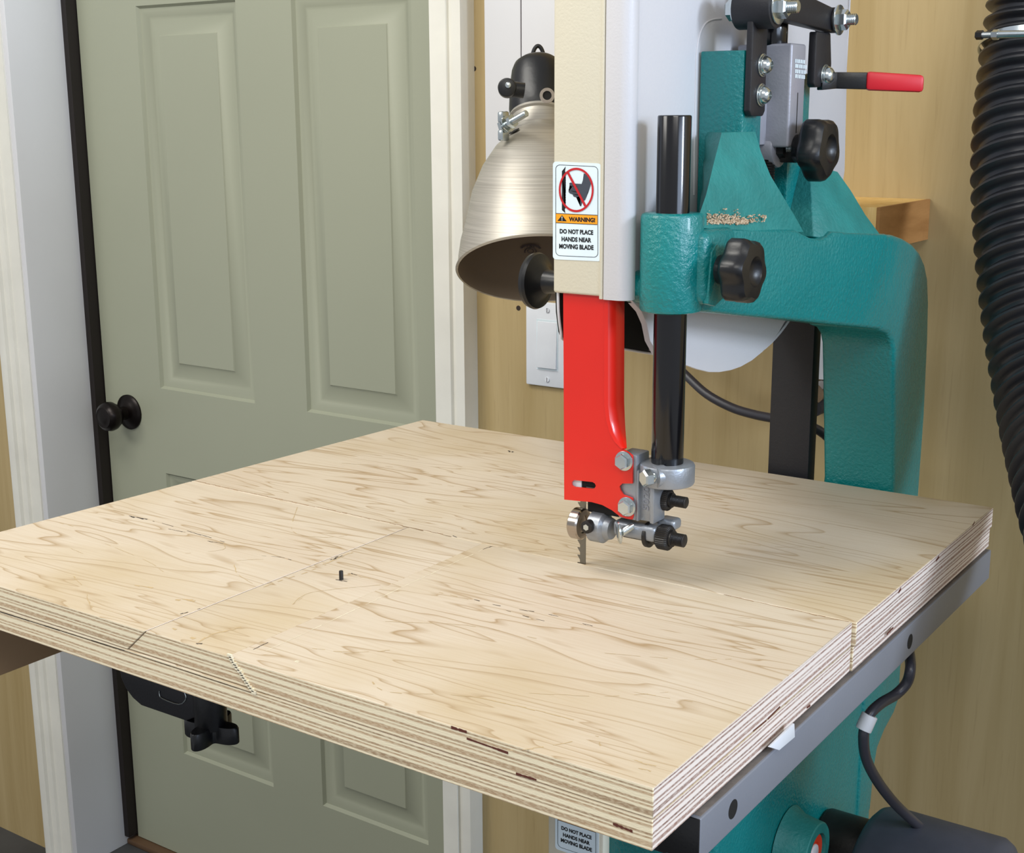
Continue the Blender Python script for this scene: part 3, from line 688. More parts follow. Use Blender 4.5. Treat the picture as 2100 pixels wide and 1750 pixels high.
# flange (lip) going back from the plate rim where it is open to the blade
ring = [(k.y, k.z) for k in q][::-1]+[(.338, .172)]
ring = ring[::-1]
for (a0, a1) in zip(ring, ring[1:]):
    pass
lip = [(.3365, .1725)]+[(k.y, k.z) for k in q]
tb = bmesh.new(); R1 = [tb.verts.new((XP-.001, y, z)) for y, z in lip]; R2 = [tb.verts.new((XP-.0045, y-.001, z)) for y, z in lip]
for i in range(len(lip)-1): tb.faces.new((R1[i], R1[i+1], R2[i+1], R2[i]))
bmesh.ops.solidify(tb, geom=tb.faces[:], thickness=.0015)
b.take(tb, M['offwhite']); obj('opening_lip', b, case)
# rim and door of the case (far side)
rim = [(.722, .55)]+arc(C0y, C0z, .210, 0, -112, 36)
b = MB(); tb = bmesh.new()
o_ = [(y, z) for y, z in rim]; i_ = [(C0y+(y-C0y)*.985, C0z+(z-C0z)*.985) if z < C0z else (y-math.copysign(.003, y-C0y), z) for y, z in rim]
for (xa, xc_) in ((-.245, XP-.003),):
    pts = o_+i_[::-1]
    va = [tb.verts.new((xa, y, z)) for y, z in pts]; vb = [tb.verts.new((xc_, y, z)) for y, z in pts]; n = len(pts); h = len(o_)
    for i in range(n): tb.faces.new((va[i], va[(i+1) % n], vb[(i+1) % n], vb[i]))
    for i in range(h-1):
        tb.faces.new((va[i], va[i+1], va[n-2-i], va[n-1-i])); tb.faces.new((vb[i], vb[n-1-i], vb[n-2-i], vb[i+1]))
b.take(tb, M['offwhite'])
full = [(.722, .55)]+arc(C0y, C0z, .210, 0, -150, 36)+[(.312, .235), (.304, .225), (.297, .221), (.290, .222), (.286, .50), (.32, .60), (.40, .67), (.508, .70), (.62, .67)]
b.prism(full, 'X', -.249, -.245, M['cream'], .001)
obj('case_door', b, case, label='cream front door and rim of the upper wheel case')
b = MB(); b.cyl((-.235, C0y-.018, .36), (-.205, C0y-.018, .36), .175, M['castiron'], 64, None, .004); obj('upper_wheel', b, case)
# inner wall of the case through the blade opening, coloured dark for its shade
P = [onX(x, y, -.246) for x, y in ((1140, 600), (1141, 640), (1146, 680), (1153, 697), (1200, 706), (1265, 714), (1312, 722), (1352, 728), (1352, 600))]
b = MB(); b.prism([(q.y, q.z) for q in P], 'X', -.2465, -.2435, M['dark']); obj('shaded_inside', b, case, label='inside of the wheel housing with its shade painted dark')
b = MB(); b.tube([(-.244, q.y, q.z) for q in P[:8]], .0011, M['offwhite'], 8); obj('housing_rim', b, case)
# pressed outline on the back plate
ep = [onX(x, y, XP+.0002) for x, y in ((1423, 400), (1424, 300), (1426, 200), (1427, 130), (1430, 95), (1436, 68), (1447, 48), (1462, 40), (1480, 38))]
b = MB(); b.tube(ep, .0007, M['offwhite'], 8); obj('pressed_edge', b, case)
# cream blade guard with rounded right-hand edge
zg = onY(1180, 607, YC).z
xg = [onY(x, y, YC).x for x, y in ((1134, 500), (1236, 612), (1284, 612))]
b = MB()
b.box(xg[0], xg[1]-.0004, YC, YC+.026, zg+.001, .62, M['cream'], .0022, 3)
b.box(xg[1]-.003, xg[1]-.0004, YC-.0006, YC+.004, zg-.001, .62, M['cream'], .0005)
gd = sp('guard_box', b, label='cream box guard over the blade')
b = MB(); x0, x1 = xg[1]+.0004, xg[2]+.0006; rr = .009
pr2 = [(x0, YC-.0002)]+[(x1-rr+rr*math.sin(math.radians(a)), YC+rr-rr*math.cos(math.radians(a))) for a in range(0, 91, 10)]+[(x1, YC+.0125), (x0, YC+.0125)]
b.prism(pr2, 'Z', zg-.0012, .62, M['offwhite'], .0004); sp('guard_flange', b, label='off-white rounded flange beside the cream guard')
# case latch knob on the far door
kc = onY(1084, 575, .330); b = MB()
b.lathe([(0, 0), (.0095, 0), (.0095, .004), (.0085, .018), (.010, .030), (.016, .036), (.0225, .0375), (.0235, .040), (.0225, .0435), (.012, .047), (0, .0475)], (-.255, .330, kc.z), (-1, 0, 0), M['black'], 48)
b.cyl((-.256, .330, kc.z), (-.2485, .330, kc.z), .011, M['black'], 32)
kx = sp('door_latch_knob', b)
# ---- warning stickers
def sticker(name, f, parent, cut=None, **kw):
    """f(x, y, lift) -> point on the guard; x, y in a 942 x 1750 drawing grid"""
    b = MB()
    def poly(pts, m, k): b.flat([f(x, y, .00010*k) for x, y in pts], m)
    def rr_(x0, y0, x1, y1, r, n=6):
        o = []
        for cx, cy_, a0 in ((x1-r, y0+r, -90), (x1-r, y1-r, 0), (x0+r, y1-r, 90), (x0+r, y0+r, 180)):
            o += [(cx+r*math.cos(math.radians(a0+90*i/n)), cy_+r*math.sin(math.radians(a0+90*i/n))) for i in range(n+1)]
        return o
    sk = lambda pts: [(x, y+.045*(x-100)) for x, y in pts]
    O = sk(rr_(97, 210, 762, 1560, 45))
    tbq = bmesh.new(); F = [tbq.verts.new(f(x, y, .0001)) for x, y in O]; G = [tbq.verts.new(f(x, y, -.0002)) for x, y in O]
    tbq.faces.new(F); tbq.faces.new(G[::-1]); n = len(O)
    for i in range(n): tbq.faces.new((F[i], F[(i+1) % n], G[(i+1) % n], G[i]))
    b.take(tbq, M['pwhite'])
    def ring(o, i, m, k):
        n = len(o)
        for j in range(n): poly([o[j], o[(j+1) % n], i[(j+1) % n], i[j]], m, k)
    ring(sk(rr_(134, 250, 722, 1510, 62)), sk(rr_(141, 257, 715, 1503, 56)), M['pblack'], 2)
    poly(sk([(140, 925), (712, 925), (712, 1052), (140, 1052)]), M['porange'], 2)
    poly(sk([(140, 921), (712, 921), (712, 929), (140, 929)]), M['pblack'], 3); poly(sk([(140, 1050), (712, 1050), (712, 1058), (140, 1058)]), M['pblack'], 3)
    poly(sk([(160, 1028), (225, 945), (290, 1028)]), M['pblack'], 3)
    poly(sk([(219, 965), (232, 965), (228, 1002), (223, 1002)]), M['pwhite'], 4); poly(sk([(220, 1008), (231, 1008), (231, 1018), (220, 1018)]), M['pwhite'], 4)
    def line(t_, x0, x1, y0, y1, off=.042):
        fq = lambda u, w_: f(x0+(x1-x0)*u, (y1+(y0-y1)*w_)+.045*(x0+(x1-x0)*u-100), .0003)
        b.text(t_, 'Y', 0, 0, 0, 0, 0, M['pblack'], quad=fq, off=off)
    line('WARNING!', 318, 682, 962, 1026, .05)
    line('DO NOT PLACE', 193, 655, 1134, 1200); line('HANDS NEAR', 218, 628, 1240, 1306); line('MOVING BLADE', 185, 660, 1340, 1408)
    # blade silhouette with teeth
    bl = [(275, 278), (222, 345), (222, 880), (270, 925), (262, 870), (276, 850)]
    yy = 850
    while yy > 400: bl += [(262, yy-14), (276, yy-34)]; yy -= 34
    bl += [(268, 380), (265, 340)]
    poly(bl, M['pblack'], 2)
    hand = [(525, 375), (560, 385), (610, 450), (625, 520), (600, 600), (575, 640), (570, 680), (545, 740), (505, 765), (490, 825), (475, 828), (470, 760), (480, 700), (455, 695), (420, 705), (385, 695), (370, 665), (330, 650), (316, 630), (325, 615), (318, 590), (335, 575), (365, 560), (330, 535), (325, 510), (345, 500), (400, 515), (495, 520), (512, 470)]
    poly(hand, M['pgrey'], 3)
    poly([(340, 548), (400, 545), (440, 556), (400, 560)], M['pblack'], 4); poly([(340, 612), (420, 620), (450, 640), (390, 632)], M['pblack'], 4); poly([(380, 662), (440, 660), (460, 675), (420, 676)], M['pblack'], 4)
    cx, cy_, ra, rb = 422, 603, 240, 307
    ring([(cx+ra*math.cos(a), cy_+rb*math.sin(a)) for a in [2*math.pi*i/48 for i in range(48)]], [(cx+(ra-25)*math.cos(a), cy_+(rb-30)*math.sin(a)) for a in [2*math.pi*i/48 for i in range(48)]], M['pred'], 5)
    poly([(295, 372), (322, 358), (560, 815), (535, 835)], M['pred'], 5)
    return obj(name, b, parent, **kw)
def fu(x, y, k): p = onY(1120+x/6.73, 300+y/6.73, YC); return (p.x, YC-.0003-k, p.z)
sticker('warning_label', fu, gd, label='white and orange warning sticker with a struck-out hand')
# ---- lower cream guard with the same sticker
b = MB(); b.box(xg[0]-.004, xg[1]+.006, YC, YC+.04, -.56, -.16, M['cream'], .002); lg = sp('lower_guard_box', b, label='cream lower guard under the table')
b1_, b2_ = onY(1140, 1700, YC), onY(1226, 1724, YC)
ctr = onY(1185, 1706, YC); 
def fl(x, y, k):
    up = onY(1120+x/6.73, 300+y/6.73, YC); t1 = onY(1120+193/6.73, 300+1134/6.73, YC); t2 = onY(1120+655/6.73, 300+1160/6.73, YC)
    a1, a2 = onY(1152, 1693, YC), onY(1214, 1716, YC); s_ = (a2.x-a1.x)/(t2.x-t1.x)
    return (a1.x+(up.x-t1.x)*s_, YC-.0003-k, a1.z+.0+(up.z-t1.z)*s_)
sticker('warning_label', fl, lg, label='second warning sticker, mostly hidden below the plywood')
# ---- red blade guard
YR = .2812
pts = [(1155, 600), (1157, 1025), (1190, 1028), (1213, 1030), (1235, 1036), (1255, 1047), (1272, 1060), (1284, 1064), (1296, 1066), (1298, 1058), (1297, 1040), (1297, 1022), (1286, 1018), (1278, 1015), (1272, 1006), (1270, 998), (1276, 992), (1297, 992), (1297, 978), (1297, 952), (1297, 935), (1288, 928), (1276, 921), (1262, 907), (1252, 888), (1245, 862), (1241, 830), (1241, 600)]
hole = [(1178, 985), (1215, 989), (1220, 992), (1222, 997), (1219, 1002), (1214, 1003), (1178, 999), (1173, 996), (1172, 991), (1174, 987)]
f2 = lambda L: [(onY(x, y, YR).x, onY(x, y, YR).z) for x, y in L]
b = MB(); b.curveplate(f2(pts), [f2(hole)], 'Y', YR, YR+.0015, M['red'])
ed = [(1241, 600), (1241, 830), (1245, 862), (1252, 888), (1262, 907), (1276, 921)]
ed = [onY(x, y, YR) for x, y in ed]; wd = [.020, .020, .018, .014, .008, .002]
tb = bmesh.new(); rows = []
for e_, w_ in zip(ed, wd):
    k = .004
    rows.append([tb.verts.new(v) for v in ((e_.x-.0005, YR+.0001, e_.z), (e_.x+min(k, w_)*.5, YR+min(k, w_)*.18, e_.z), (e_.x+min(k, w_)*.9, YR+min(k, w_)*.75, e_.z), (e_.x+min(k, w_)+.0002, YR+w_, e_.z))])
for A, B in zip(rows, rows[1:]):
    for i in range(3): tb.faces.new((A[i], A[i+1], B[i+1], B[i]))
bmesh.ops.recalc_face_normals(tb, faces=tb.faces); bmesh.ops.solidify(tb, geom=tb.faces[:], thickness=.0012)
b.take(tb, M['red'])
rg = sp('blade_guard', b, label='bright red sheet steel blade guard with a slot')
b = MB(); c_ = onY(1176, 992, YR+.004); b.box(c_.x-.001, c_.x+.008, YR+.003, YR+.004, c_.z-.005, c_.z+.005, M['pwhite']); b.box(c_.x+.006, c_.x+.03, YR+.004, YR+.005, c_.z-.008, c_.z+.006, M['dark']); b.cyl((c_.x+.013, YR+.004, c_.z-.0015), (c_.x+.021, YR+.004, c_.z-.0015), .0018, M['blackpart'], 12)
obj('slot_backing', b, rg)
# ---- blade
bx0, bx1 = onY(1184.5, 1130, PY).x, onY(1201, 1130, PY).x; wbl = bx1-bx0
pr3 = [(bx1, .62)]+[(bx1, -.30)]
z = -.30; L = []
while z < .60: L += [(bx0+.0026, z), (bx0+.0026, z+.0025), (bx0, z+.0062)]; z += .0064
b = MB(); b.prism([(bx0+.0026, -.30)]+L[1:]+[(bx0+.0026, .605), (bx1, .605), (bx1, -.30)], 'Y', PY-.0004, PY+.0004, M['steelblade'])
sp('saw_blade', b, label='thin toothed steel blade')
# ---- guide bracket
b = MB()
ct, cb = .097, .0800
b.cyl((PX, PY, cb), (PX, PY, ct), .0215, M['cast'], 48, None, .0022)
xw0, xw1 = onY(1297, 1000, PY-.012).x, onY(1346, 1000, PY-.012).x
zt2, zb2 = onY(1300, 930, PY-.012).z, onY(1320, 1068, PY-.012).z
b.box(xw0-.012, PX-.010, PY-.010, PY+.004, cb+.003, ct-.002, M['cast'], .003)
b.box(xw0-.010, xw0+.006, PY-.0165, PY+.004, zb2, zt2, M['cast'], .0015)
b.box(xw0+.005, xw1, PY-.013, PY+.003, zb2, cb+.004, M['cast'], .0012)
b.box(xw0+.0055, xw0+.008, PY-.0165, PY+.002, zb2, zt2-.012, M['cast'], .0008)
b.box(xw1-.003, xw1+.0005, PY-.0165, PY+.002, zb2, cb+.004, M['cast'], .0008)
# horizontal arm
ya_ = PY-.013
h0, h1 = onY(1256, 1070, ya_), onY(1342, 1110, ya_)
b.box(h0.x, h1.x, ya_, PY+.010, h1.z-.002, h0.z+.001, M['cast'], .003, 3)
b.box(h1.x-.006, h1.x+.010, PY, PY+.014, h0.z-.004, h0.z+.005, M['cast'], .003, 3)
gb = sp('guide_bracket', b, label='grey cast guide bracket clamped to the post')
b = MB(); fq = lambda u, w_: (xw0+.0115+(1-w_)*.0065, PY-.0134, zb2+.010+u*.026)
fq = lambda u, w_: (xw0+.0155-w_*.0055, PY-.0134, zb2+.009+u*.024)
b.text('5020E', 'Y', 0, 0, 0, 0, 0, M['rail'], quad=fq, off=.02); obj('casting_number', b, gb)
# bolts
for (x, y) in ((1276, 946), (1282, 1040)):
    p = onY(x+3, y, YR-.001); hexbolt((p.x, YR, p.z), (0, -1, 0), .0062, .0055, 'hex_bolt', gb, .0078, None, .0012)
p = onY(1322, 980, PY-.022); pa = V((p.x+.008, PY-.0175, p.z+.001))
d_ = V((-.5, -.87, 0)); hexbolt(pa+d_*.006, d_, .0068, .0065, 'hex_bolt', gb, 0); b = MB(); b.cyl(pa-d_*.006, pa+d_*.002, .0085, M['cast'], 28); b.thread(pa, pa+d_*.0065, .0040, M['zinc']); obj('clamp_stud', b, gb)
# wing screw
p = onY(1265, 1093, ya_-.012); b = MB()
b.thread((p.x+.006, ya_+.002, p.z+.003), (p.x+.003, ya_-.010, p.z), .0030, M['zinc']); 
b.lathe([(0, 0), (.0070, .0003), (.0088, .001), (.0088, .0022), (.0070, .003), (0, .0033)], (p.x+.002, ya_-.009, p.z), (-.75, -.62, -.1), M['zinc'], 32)
obj('thumb_screw', b, gb)
# knurled adjusters
def knurl(p, r, L, parent, pre=.010, post=.010):
    b = MB(); p = V(p)
    b.cyl(p-V((pre, 0, 0)), p-V((pre-.0035, 0, 0)), r*1.04, M['blackpart'], 32, None, .0005)
    b.cyl(p-V((pre-.0030, 0, 0)), p, r*.72, M['blackpart'], 24)
    n = 36; Lp = []
    for sc, h in ((.86, 0), (1, .0012), (1, L-.0015), (.84, L)):
        Lp.append([p+V((h, math.cos(2*math.pi*i/(2*n))*r*sc*(1 if i % 2 else .93), math.sin(2*math.pi*i/(2*n))*r*sc*(1 if i % 2 else .93))) for i in range(2*n)])
    b.loft(Lp, M['blackpart'])
    b.cyl(p+V((L, 0, 0)), p+V((L+.002, 0, 0)), r*.66, M['blackpart'], 24)
    b.thread(p+V((L+.0015, 0, 0)), p+V((L+post, 0, 0)), r*.52, M['blackpart'], .0011)
    b.cyl(p-V((pre+.020, 0, 0)), p-V((pre, 0, 0)), r*.6, M['blackpart'], 20)
    return obj('knurled_adjuster', b, parent)
p = onY(1352, 1022, PY+.002); knurl((p.x, PY+.002, p.z), .0088, .010, gb, .008, .014)
p = onY(1352, 1100, PY-.004); knurl((p.x, PY-.004, p.z), .0100, .0105, gb, .0105, .012)
# guide bearings and holder
bc = onY(1184, 1073, PY-.012)
b = MB(); r_ = .0128
b.lathe([(0, 0), (.004, 0), (.005, .001), (r_-.0012, .001), (r_, .0022), (r_, .0092), (r_-.0012, .0104), (.0075, .0100), (.007, .0088), (0, .0088)], (bc.x-.004, PY-.012, bc.z), (1, 0, 0), M['bearing'], 40)
b.cyl((bc.x-.0055, PY-.012, bc.z), (bc.x-.003, PY-.012, bc.z), .0052, M['blackpart'], 20)
br = obj('guide_bearing', b, gb, label='polished ball bearing against the blade')
b = MB(); r_ = .0125; hx = bc.x+.0115
b.lathe([(0, 0), (.008, 0), (r_, .0015), (r_, .012), (r_-.0015, .0135), (.0095, .0145), (.009, .017), (.0082, .019), (0, .019)], (hx, PY-.008, bc.z-.001), (1, 0, 0), M['cast'], 36)
b.cyl((hx+.004, PY-.024, bc.z+.002), (hx+.004, PY-.008, bc.z+.002), .0052, M['blackpart'], 20, None, .0006)
b.cyl((hx+.004, PY-.0243, bc.z+.002), (hx+.004, PY-.0235, bc.z+.002), .0026, M['zinc'], 6)
b.box(hx-.004, hx+.03, PY-.010, PY+.006, bc.z+.010, bc.z+.022, M['dark'], .002)
obj('bearing_holder', b, gb)
# ---- black cover over the rear run of the blade
b = MB(); xl, xr = onY(1583, 750, .66).x, onY(1667, 750, .66).x
b.box(xl, xr, .66, .678, -.25, .30, M['blackdull'], .0008); sp('blade_cover', b, label='black sheet steel cover over the back run of the blade')
# ---- saw table, rails, fence head
b = MB(); b.box(-.425, -.030, .085, .50, -T2-.045, -T2-.0005, M['castiron'], .003); sp('saw_table', b)
b = MB(); b.box(-.30, -.16, .22, .42, -.14, -T2-.044, M['castiron'], .004); sp('trunnion', b)
ZR = -.0425
b = MB(); b.box(-.024, .003, .0535, .655, ZR-.0285, ZR, M['rail'], .0012, 3)
rl = sp('fence_rail', b, label='grey steel rail with bolt holes along the right edge')
b = MB(); b.box(-.0235, .0017, .056, .652, ZR-.001, ZR+.0003, M['railtop'], .0002); obj('rail_top', b, rl, label='dirty upper face of the rail, darkened for the shade under the plywood')  # strip colour holds both dirt and the shade below the plywood edge
b = MB(); b.box(-.0235, .0026, .0525, .0538, ZR-.0285, ZR-.0005, M['black'], .0004); b.box(-.036, -.02, .055, .075, ZR-.032, ZR-.002, M['blackdull'], .002); obj('cap_and_shade_block', b, rl)  # black cap, plus a dark block standing in for shade under the table
for (x, y) in ((1503, 1660), (1866, 1316)):
    p = onX(x, y, .003); b = MB(); b.cyl((.0028, p.y, p.z), (.0032, p.y, p.z), .0062, M['dark'], 28); obj('bolt_hole', b, rl)
b = MB(); b.box(-.475, -.43, -.0+.05, .60, ZR-.030, ZR-.004, M['blackdull'], .002); sp('fence_rail', b)
YF = .10
fp = [onY(x, y, YF) for x, y in ((240, 1360), (246, 1392), (256, 1414), (270, 1433), (288, 1449), (380, 1481), (398, 1474), (408, 1462), (408, 1400))]
b = MB(); b.prism([(q.x, q.z) for q in fp], 'Y', YF, YF+.05, M['blackdull'], .003)
fh = sp('fence_head', b, label='black fence head below the plywood')
P = [onY(x, y, YF-.0006) for x, y in ((327, 1417), (327, 1425), (333, 1433), (367, 1445), (381, 1434), (378, 1420))]
b = MB(); b.tube([(q.x, YF-.0006, q.z) for q in P], .0005, M['zinc'], 6, 3); obj('badge_outline', b, fh)
kc = onY(434, 1499, YF+.01); kt = onY(434, 1440, YF+.01)
b = MB(); b.cyl((kc.x, YF+.01, kc.z+.004), (kc.x, YF+.01, kt.z+.03), .0135, M['black'], 32, None, .001)
b.star((kc.x, YF+.01, kc.z-.007), (0, 0, 1), M['black'], .0262, .60, 4, [(.97, 0, 1), (1, .001, 1), (1, .013, 1), (.96, .0145, 1), (.5, .015, .3)], 96, .213, 1.3)
obj('clamp_knob', b, fh, label='four-lobed black clamp knob')
# ---- lower hub, motor, cord
hb = onX(1672, 1752, -.070)
b = MB(); b.lathe([(0, 0), (.036, 0), (.031, .008), (.0285, .027), (.0275, .028), (.019, .028), (.019, .022), (0, .022)], (-.096, hb.y, hb.z), (1, 0, 0), M['teal_rough'], 48)
hub = sp('wheel_hub', b)
b = MB(); b.lathe([(0, 0), (.0175, 0), (.0175, .003), (.0105, .003), (.0100, .002), (0, .002)], (-.0738, hb.y, hb.z), (1, 0, 0), M['orange_red'], 40); b.cyl((-.0735, hb.y, hb.z), (-.070, hb.y, hb.z), .0085, M['white'], 24, None, .001)
obj('hub_badge', b, hub, label='orange red ring with white centre')
m0 = onY(1800, 1666, .50)
b = MB(); MZ = m0.z-.083; MR = .082; x0, x1 = m0.x-.010, onY(2062, 1745, .50).x
b.lathe([(0, 0), (.060, 0), (.074, .003), (.079, .007), (MR, .014), (MR, x1-x0-.010), (MR-.004, x1-x0-.003), (MR-.010, x1-x0), (0, x1-x0)], (x0, .50, MZ), (1, 0, 0), M['motor'], 72)
mo = sp('motor', b, label='dark slate cylindrical motor housing')
b = MB(); b.cyl((-.096, .52, MZ+.028), (x0+.002, .52, MZ+.028), .030, M['blackpart'], 36, None, .003); obj('motor_mount', b, mo)
pts = [onX(1862, 1322, -.020), onX(1866, 1348, -.010), onX(1867, 1372, -.004), onX(1860, 1400, -.006), onX(1838, 1424, -.012), onX(1808, 1442, -.018), onX(1786, 1462, -.022), onX(1777, 1482, -.024), onX(1771, 1512, -.025), onX(1776, 1555, -.025), onX(1798, 1600, -.020), onX(1832, 1645, -.012), onX(1872, 1684, -.004), onX(1905, 1712, .002)]
b = MB(); b.tube(pts, .0045, M['cable'], 14); cb_ = sp('power_cord', b, label='dark grey cord looping from the rail to the motor')
b = MB(); d_ = (pts[7]-pts[6]).normalized(); b.cyl(pts[7]-d_*.007, pts[7]+d_*.007, .0068, M['white'], 24, None, .001); obj('cable_tie', b, cb_, label='white cable clip')
# stand legs down to the floor (mostly out of frame)
b = MB(); b.prism([(-.30, -.56), (-.06, -.56), (.0, FL), (-.36, FL)], 'Y', .30, .68, M['blackdull'], .004); sp('stand', b)
# sawdust lying on the casting
b = MB(); random.seed(3)
for k in range(620):
    u = random.random(); x = 1450+u*85; y = 454-abs(random.gauss(0, 9))*(1 if u < .8 else .5)
    if random.random() < .45: y = 456+random.gauss(0, 1.6)
    if random.random() < .10: x = 1535+random.random()*35; y = 440+random.random()*16
    X = -.1350+(x-1440)*.00009; q = onX(x, y, X); s_ = random.uniform(.0002, .0007)
    b.box(q.x-s_, q.x+s_, q.y-s_, q.y+s_*random.uniform(.6, 1.8), q.z-s_, q.z+s_*.7, M['sawdust'])
lab('sawdust', 'pale sawdust lying on the ledge of the teal arm', 'sawdust', b, kind='stuff')

# ================================================================== CLAMP LAMP
LC = onY(1108, 555, .50); vdir = (LC-CAM).normalized(); dpt = (LC-CAM).dot(FW); s = dpt/FPX
upp = (V((0, 0, 1))-vdir*vdir.z).normalized(); el = math.radians(23)
axd = (upp*math.cos(el)+vdir*math.sin(el)).normalized()       # from rim centre up to the socket
axd = (axd + RT*(-.01)).normalized()
lamp = thing('clamp_lamp', 'brushed aluminium clamp lamp with black socket hanging behind the cream guard', 'lamp', LC+axd*.10)
R0 = 172*s
pf = [(172, 0), (170, 6), (168, 30), (164, 62), (155, 100), (142, 168), (122, 223), (97, 266), (66, 297), (58, 308), (57, 312)]
b = MB(); b.lathe([(r*s, h*s) for r, h in pf]+[((r-3)*s, h*s) for r, h in pf[::-1]]+[(172*s, 0)], LC, axd, M['alu'], 72)
b.lathe([(171*s, -1*s), (174*s, 2*s), (171*s, 5*s), (169*s, 2*s), (171*s, -1*s)], LC, axd, M['alu'], 72)
shade = obj('lamp_shade', b, lamp)
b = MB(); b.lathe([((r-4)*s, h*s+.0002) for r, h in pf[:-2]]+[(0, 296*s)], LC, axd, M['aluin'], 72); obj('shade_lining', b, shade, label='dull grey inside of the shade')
# round mark printed in the shade
lq = V((0, 0, 0))
b = MB(); c0 = LC+axd*(90*s)
def inl(px, py):
    d = ray(px, py).normalized(); best = None
    # intersect with lining cone numerically
    tt = (LC-CAM).length*.8
    for i in range(900):
        p = CAM+d*(tt+i*.0005); hh = (p-LC).dot(axd)/s; rr = ((p-LC)-axd*(hh*s)).length/s
        for (ra, ha), (rb, hb_) in zip(pf, pf[1:]):
            if ha <= hh <= hb_ and rr >= (ra+(rb-ra)*(hh-ha)/(hb_-ha))-6 and i > 60: return p-d*.0008
    return None
def rp(cx, cy_, rx, ry, a0, a1, wv, n=14):
    pts_ = []
    for k in range(n+1):
        a = math.radians(a0+(a1-a0)*k/n); pts_.append((inl(cx+rx*math.cos(a), cy_+ry*math.sin(a)), inl(cx+(rx-wv)*math.cos(a), cy_+(ry-wv*.8)*math.sin(a))))
    for (p, q_), (p2, q2) in zip(pts_, pts_[1:]):
        if p and q_ and p2 and q2: b.flat([p, p2, q2, q_], M['lampgrey'])
try:
    rp(1088, 513, 23, 13, 195, 345, 5); rp(1088, 516, 13, 9, 160, 380, 2.5); rp(1088, 515, 7, 5, 0, 360, 2)
    def tq(u, w_):
        p = inl(1079+u*26, 507-w_*5.5-u*-1.5); return p or V((0, 0, 0))
    b.text('75W', 'Y', 0, 0, 0, 0, 0, M['lampgrey'], quad=tq, off=.02)
except Exception as ex: print('mark', ex)
if len(b.bm.verts): obj('wattage_mark', b, shade, label='round grey mark printed inside the shade')
b = MB(); b.lathe([(56*s, 300*s), (60*s, 306*s), (62*s, 312*s), (59*s, 318*s), (59*s, 346*s), (63*s, 350*s), (61*s, 356*s), (50*s, 356*s), (50*s, 300*s), (56*s, 300*s)], LC, axd, M['alu'], 60)
col_ = obj('neck_band', b, lamp)
e1, e2, e3 = onD(1028, 262, dpt-60*s*.3), onD(1082, 236, dpt-60*s), onD(1052, 240, dpt-50*s)
b = MB(); b.thread(e1, onD(1080, 232, dpt-.035), 7*s, M['zinc'], .0015)
dd = (onD(1080, 232, dpt-.035)-e1).normalized()
b.lathe([(0, 0), (15*s, 0), (15*s, 9*s), (0, 9*s)], e1+dd*.002, dd, M['zinc'], 6); b.lathe([(0, 0), (17*s, 0), (17*s, 3*s), (0, 3*s)], e1+dd*.009, dd, M['zinc'], 24)
b.lathe([(0, 0), (14*s, 0), (14*s, 8*s), (0, 8*s)], e1+dd*.014, dd, M['zinc'], 6)
pw = e1+dd*.004
b.box(pw.x-.004, pw.x+.003, pw.y-.006, pw.y+.006, pw.z+.003, pw.z+.014, M['zinc'], .002); b.box(pw.x-.004, pw.x+.003, pw.y-.006, pw.y+.006, pw.z-.014, pw.z-.003, M['zinc'], .002)
obj('clamp_bolt', b, col_, label='zinc bolt with wing nut')
rad_ = -RT*.6-vdir*.8; rad_ = (rad_-axd*rad_.dot(axd)).normalized(); pk = LC+axd*(283*s)+rad_*(83*s)
b = MB(); b.lathe([(0, 0), (13*s, 0), (13*s, .0006), (0, .0006)], pk, (axd*.72+rad_*.69).normalized(), M['dark'], 20); obj('vent_hole', b, shade)
b = MB(); so = [(60, 356), (63, 370), (62, 400), (60, 435), (57, 460), (52, 474), (42, 483), (0, 487)]
b.lathe([(0, 350*s)]+[(r*s, h*s) for r, h in so], LC, axd, M['black'], 48)
sock = obj('lamp_socket', b, lamp)
tp = LC+axd*(484*s)
b = MB(); ring_ = [tp+RT*(math.cos(a)*13*s)+upp*(math.sin(a)*34*s) for a in [math.pi*i/10 for i in range(11)]]; b.tube(ring_, 4.5*s, M['black'], 10); obj('hanging_loop', b, sock)
ec = onD(1040, 180, dpt-.010); b = MB(); b.cyl(ec+vdir*.010, ec-vdir*.004, 19*s, M['black'], 32, None, .0015)
pz = onD(1062, 186, dpt-.004); b.cyl(ec+vdir*.004, pz+RT*.006, .0075, M['black'], 16)
ear = obj('hinge_ear', b, sock)
b = MB(); sc_ = onD(1042, 175, dpt-.014); b.cyl(sc_, sc_-vdir*.002, 6*s, M['zinc'], 20, None, .0005); obj('screw', b, ear)
b = MB(); sc_ = onD(1122, 196, dpt-.030); b.lathe([(15*s, 0), (15*s, .003), (9*s, .003), (9*s, 0), (15*s, 0)], sc_+vdir*.002, -vdir, M['bearing'], 28); b.cyl(sc_+vdir*.003, sc_, 9*s, M['dark'], 20); obj('switch_hole', b, sock)
# cord behind the saw
b = MB(); b.tube([onY(1330, 690, .80), onY(1372, 735, .80), onY(1410, 773, .79), onY(1450, 809, .78), (onY(1500, 836, .77)), onY(1545, 850, .76), onY(1585, 858, .75), onY(1640, 868, .74), onY(1700, 900, .76), onY(1760, 1000, .80)], .0052, M['cable'], 14)
lab('hanging_cable', 'dark cable sagging across the wall between black post and black cover', 'cable', b)

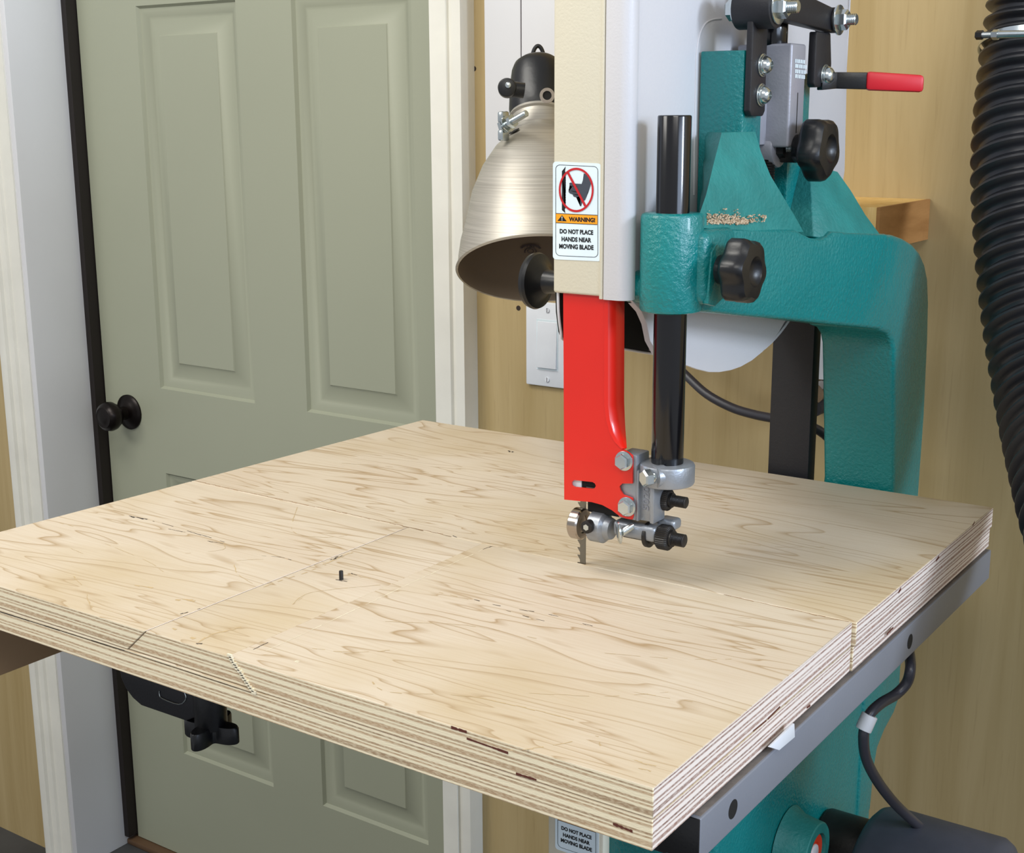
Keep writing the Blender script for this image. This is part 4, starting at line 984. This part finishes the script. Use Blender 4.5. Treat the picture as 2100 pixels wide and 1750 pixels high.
# ================================================================== DUST HOSE
HP = []
for (x, y, d) in ((2062, -260, 1.27), (2029, 0, 1.295), (2008, 160, 1.295), (1996, 330, 1.28), (2003, 500, 1.26), (2020, 660, 1.235), (2046, 820, 1.20), (2074, 960, 1.15), (2106, 1090, 1.10), (2160, 1240, 1.04), (2240, 1420, .98)):
    R_ = .0535; HP.append(onD(x+R_*FPX/d, y, d))
HP = [HP[0]+V((-.02, .02, .45))]+HP+[HP[-1]+V((.04, -.03, -.22)), HP[-1]+V((.05, 0, -.55))]
Q = []
for i in range(len(HP)-1):
    a, b_, c, d = HP[max(i-1, 0)], HP[i], HP[i+1], HP[min(i+2, len(HP)-1)]
    for k in range(40):
        u = k/40; Q.append(.5*((2*b_)+(c-a)*u+(2*a-5*b_+4*c-d)*u*u+(3*b_-a-3*c+d)*u**3))
cum = [0]
for a, c in zip(Q, Q[1:]): cum.append(cum[-1]+(c-a).length)
def at(sl):
    import bisect
    i = min(max(bisect.bisect(cum, sl)-1, 0), len(Q)-2); t_ = (sl-cum[i])/(cum[i+1]-cum[i]); return Q[i].lerp(Q[i+1], t_)
pitch = .0170; hose = thing('dust_hose', 'black ribbed dust collection hose hanging at the right edge', 'hose', HP[5])
tb = bmesh.new(); rows = []; sl = 0; up = None; N_ = 48
prof_h = [(0, .0462), (.20, .0462), (.32, .0478), (.44, .0512), (.55, .0535), (.68, .0538), (.78, .0522), (.86, .0490), (.94, .0468)]
clamp_s = None
while sl < cum[-1]-pitch:
    for u, r_ in prof_h:
        p = at(sl+u*pitch); tg = (at(sl+u*pitch+.004)-at(sl+u*pitch-.004)).normalized()
        tg = (tg+V((0, 0, 0))).normalized()
        up = (tg.orthogonal() if up is None else (up-tg*up.dot(tg))).normalized(); sd = tg.cross(up)
        rows.append([tb.verts.new(p+(up*math.cos(2*math.pi*j/N_)+sd*math.sin(2*math.pi*j/N_))*r_) for j in range(N_)])
    sl += pitch
for A, B in zip(rows, rows[1:]):
    for i in range(N_): tb.faces.new((A[i], A[(i+1) % N_], B[(i+1) % N_], B[i]))
bmesh.ops.recalc_face_normals(tb, faces=tb.faces)
b = MB(); b.take(tb, M['hose']); obj('hose_body', b, hose)
best = min(range(len(Q)), key=lambda i: abs((lambda v: 875-FPX*v.dot(UP)/v.dot(FW))(Q[i]-CAM)-100))
cp = Q[best]; tg = (Q[best+2]-Q[best-2]).normalized()
b = MB(); b.lathe([(.0545, -.003), (.0555, -.003), (.0555, .003), (.0545, .003), (.0545, -.003)], cp, tg, M['zinc'], 64)
cl = obj('hose_clamp', b, hose, label='bright steel hose clamp')
p1, p2 = onD(2003, 72, 1.235), onD(2110, 70, 1.20)
dd = (p2-p1).normalized(); b = MB(); b.cyl(p1, p1+dd*.006, .0042, M['blackpart'], 6); b.thread(p1+dd*.005, p1+dd*.019, .0030, M['zinc'], .0012); b.lathe([(0, 0), (.0046, 0), (.0046, .0055), (0, .0055)], p1+dd*.016, dd, M['zinc'], 6); b.cyl(p1+dd*.020, p1+dd*.05, .0035, M['zinc'], 20)
obj('clamp_screw', b, cl)
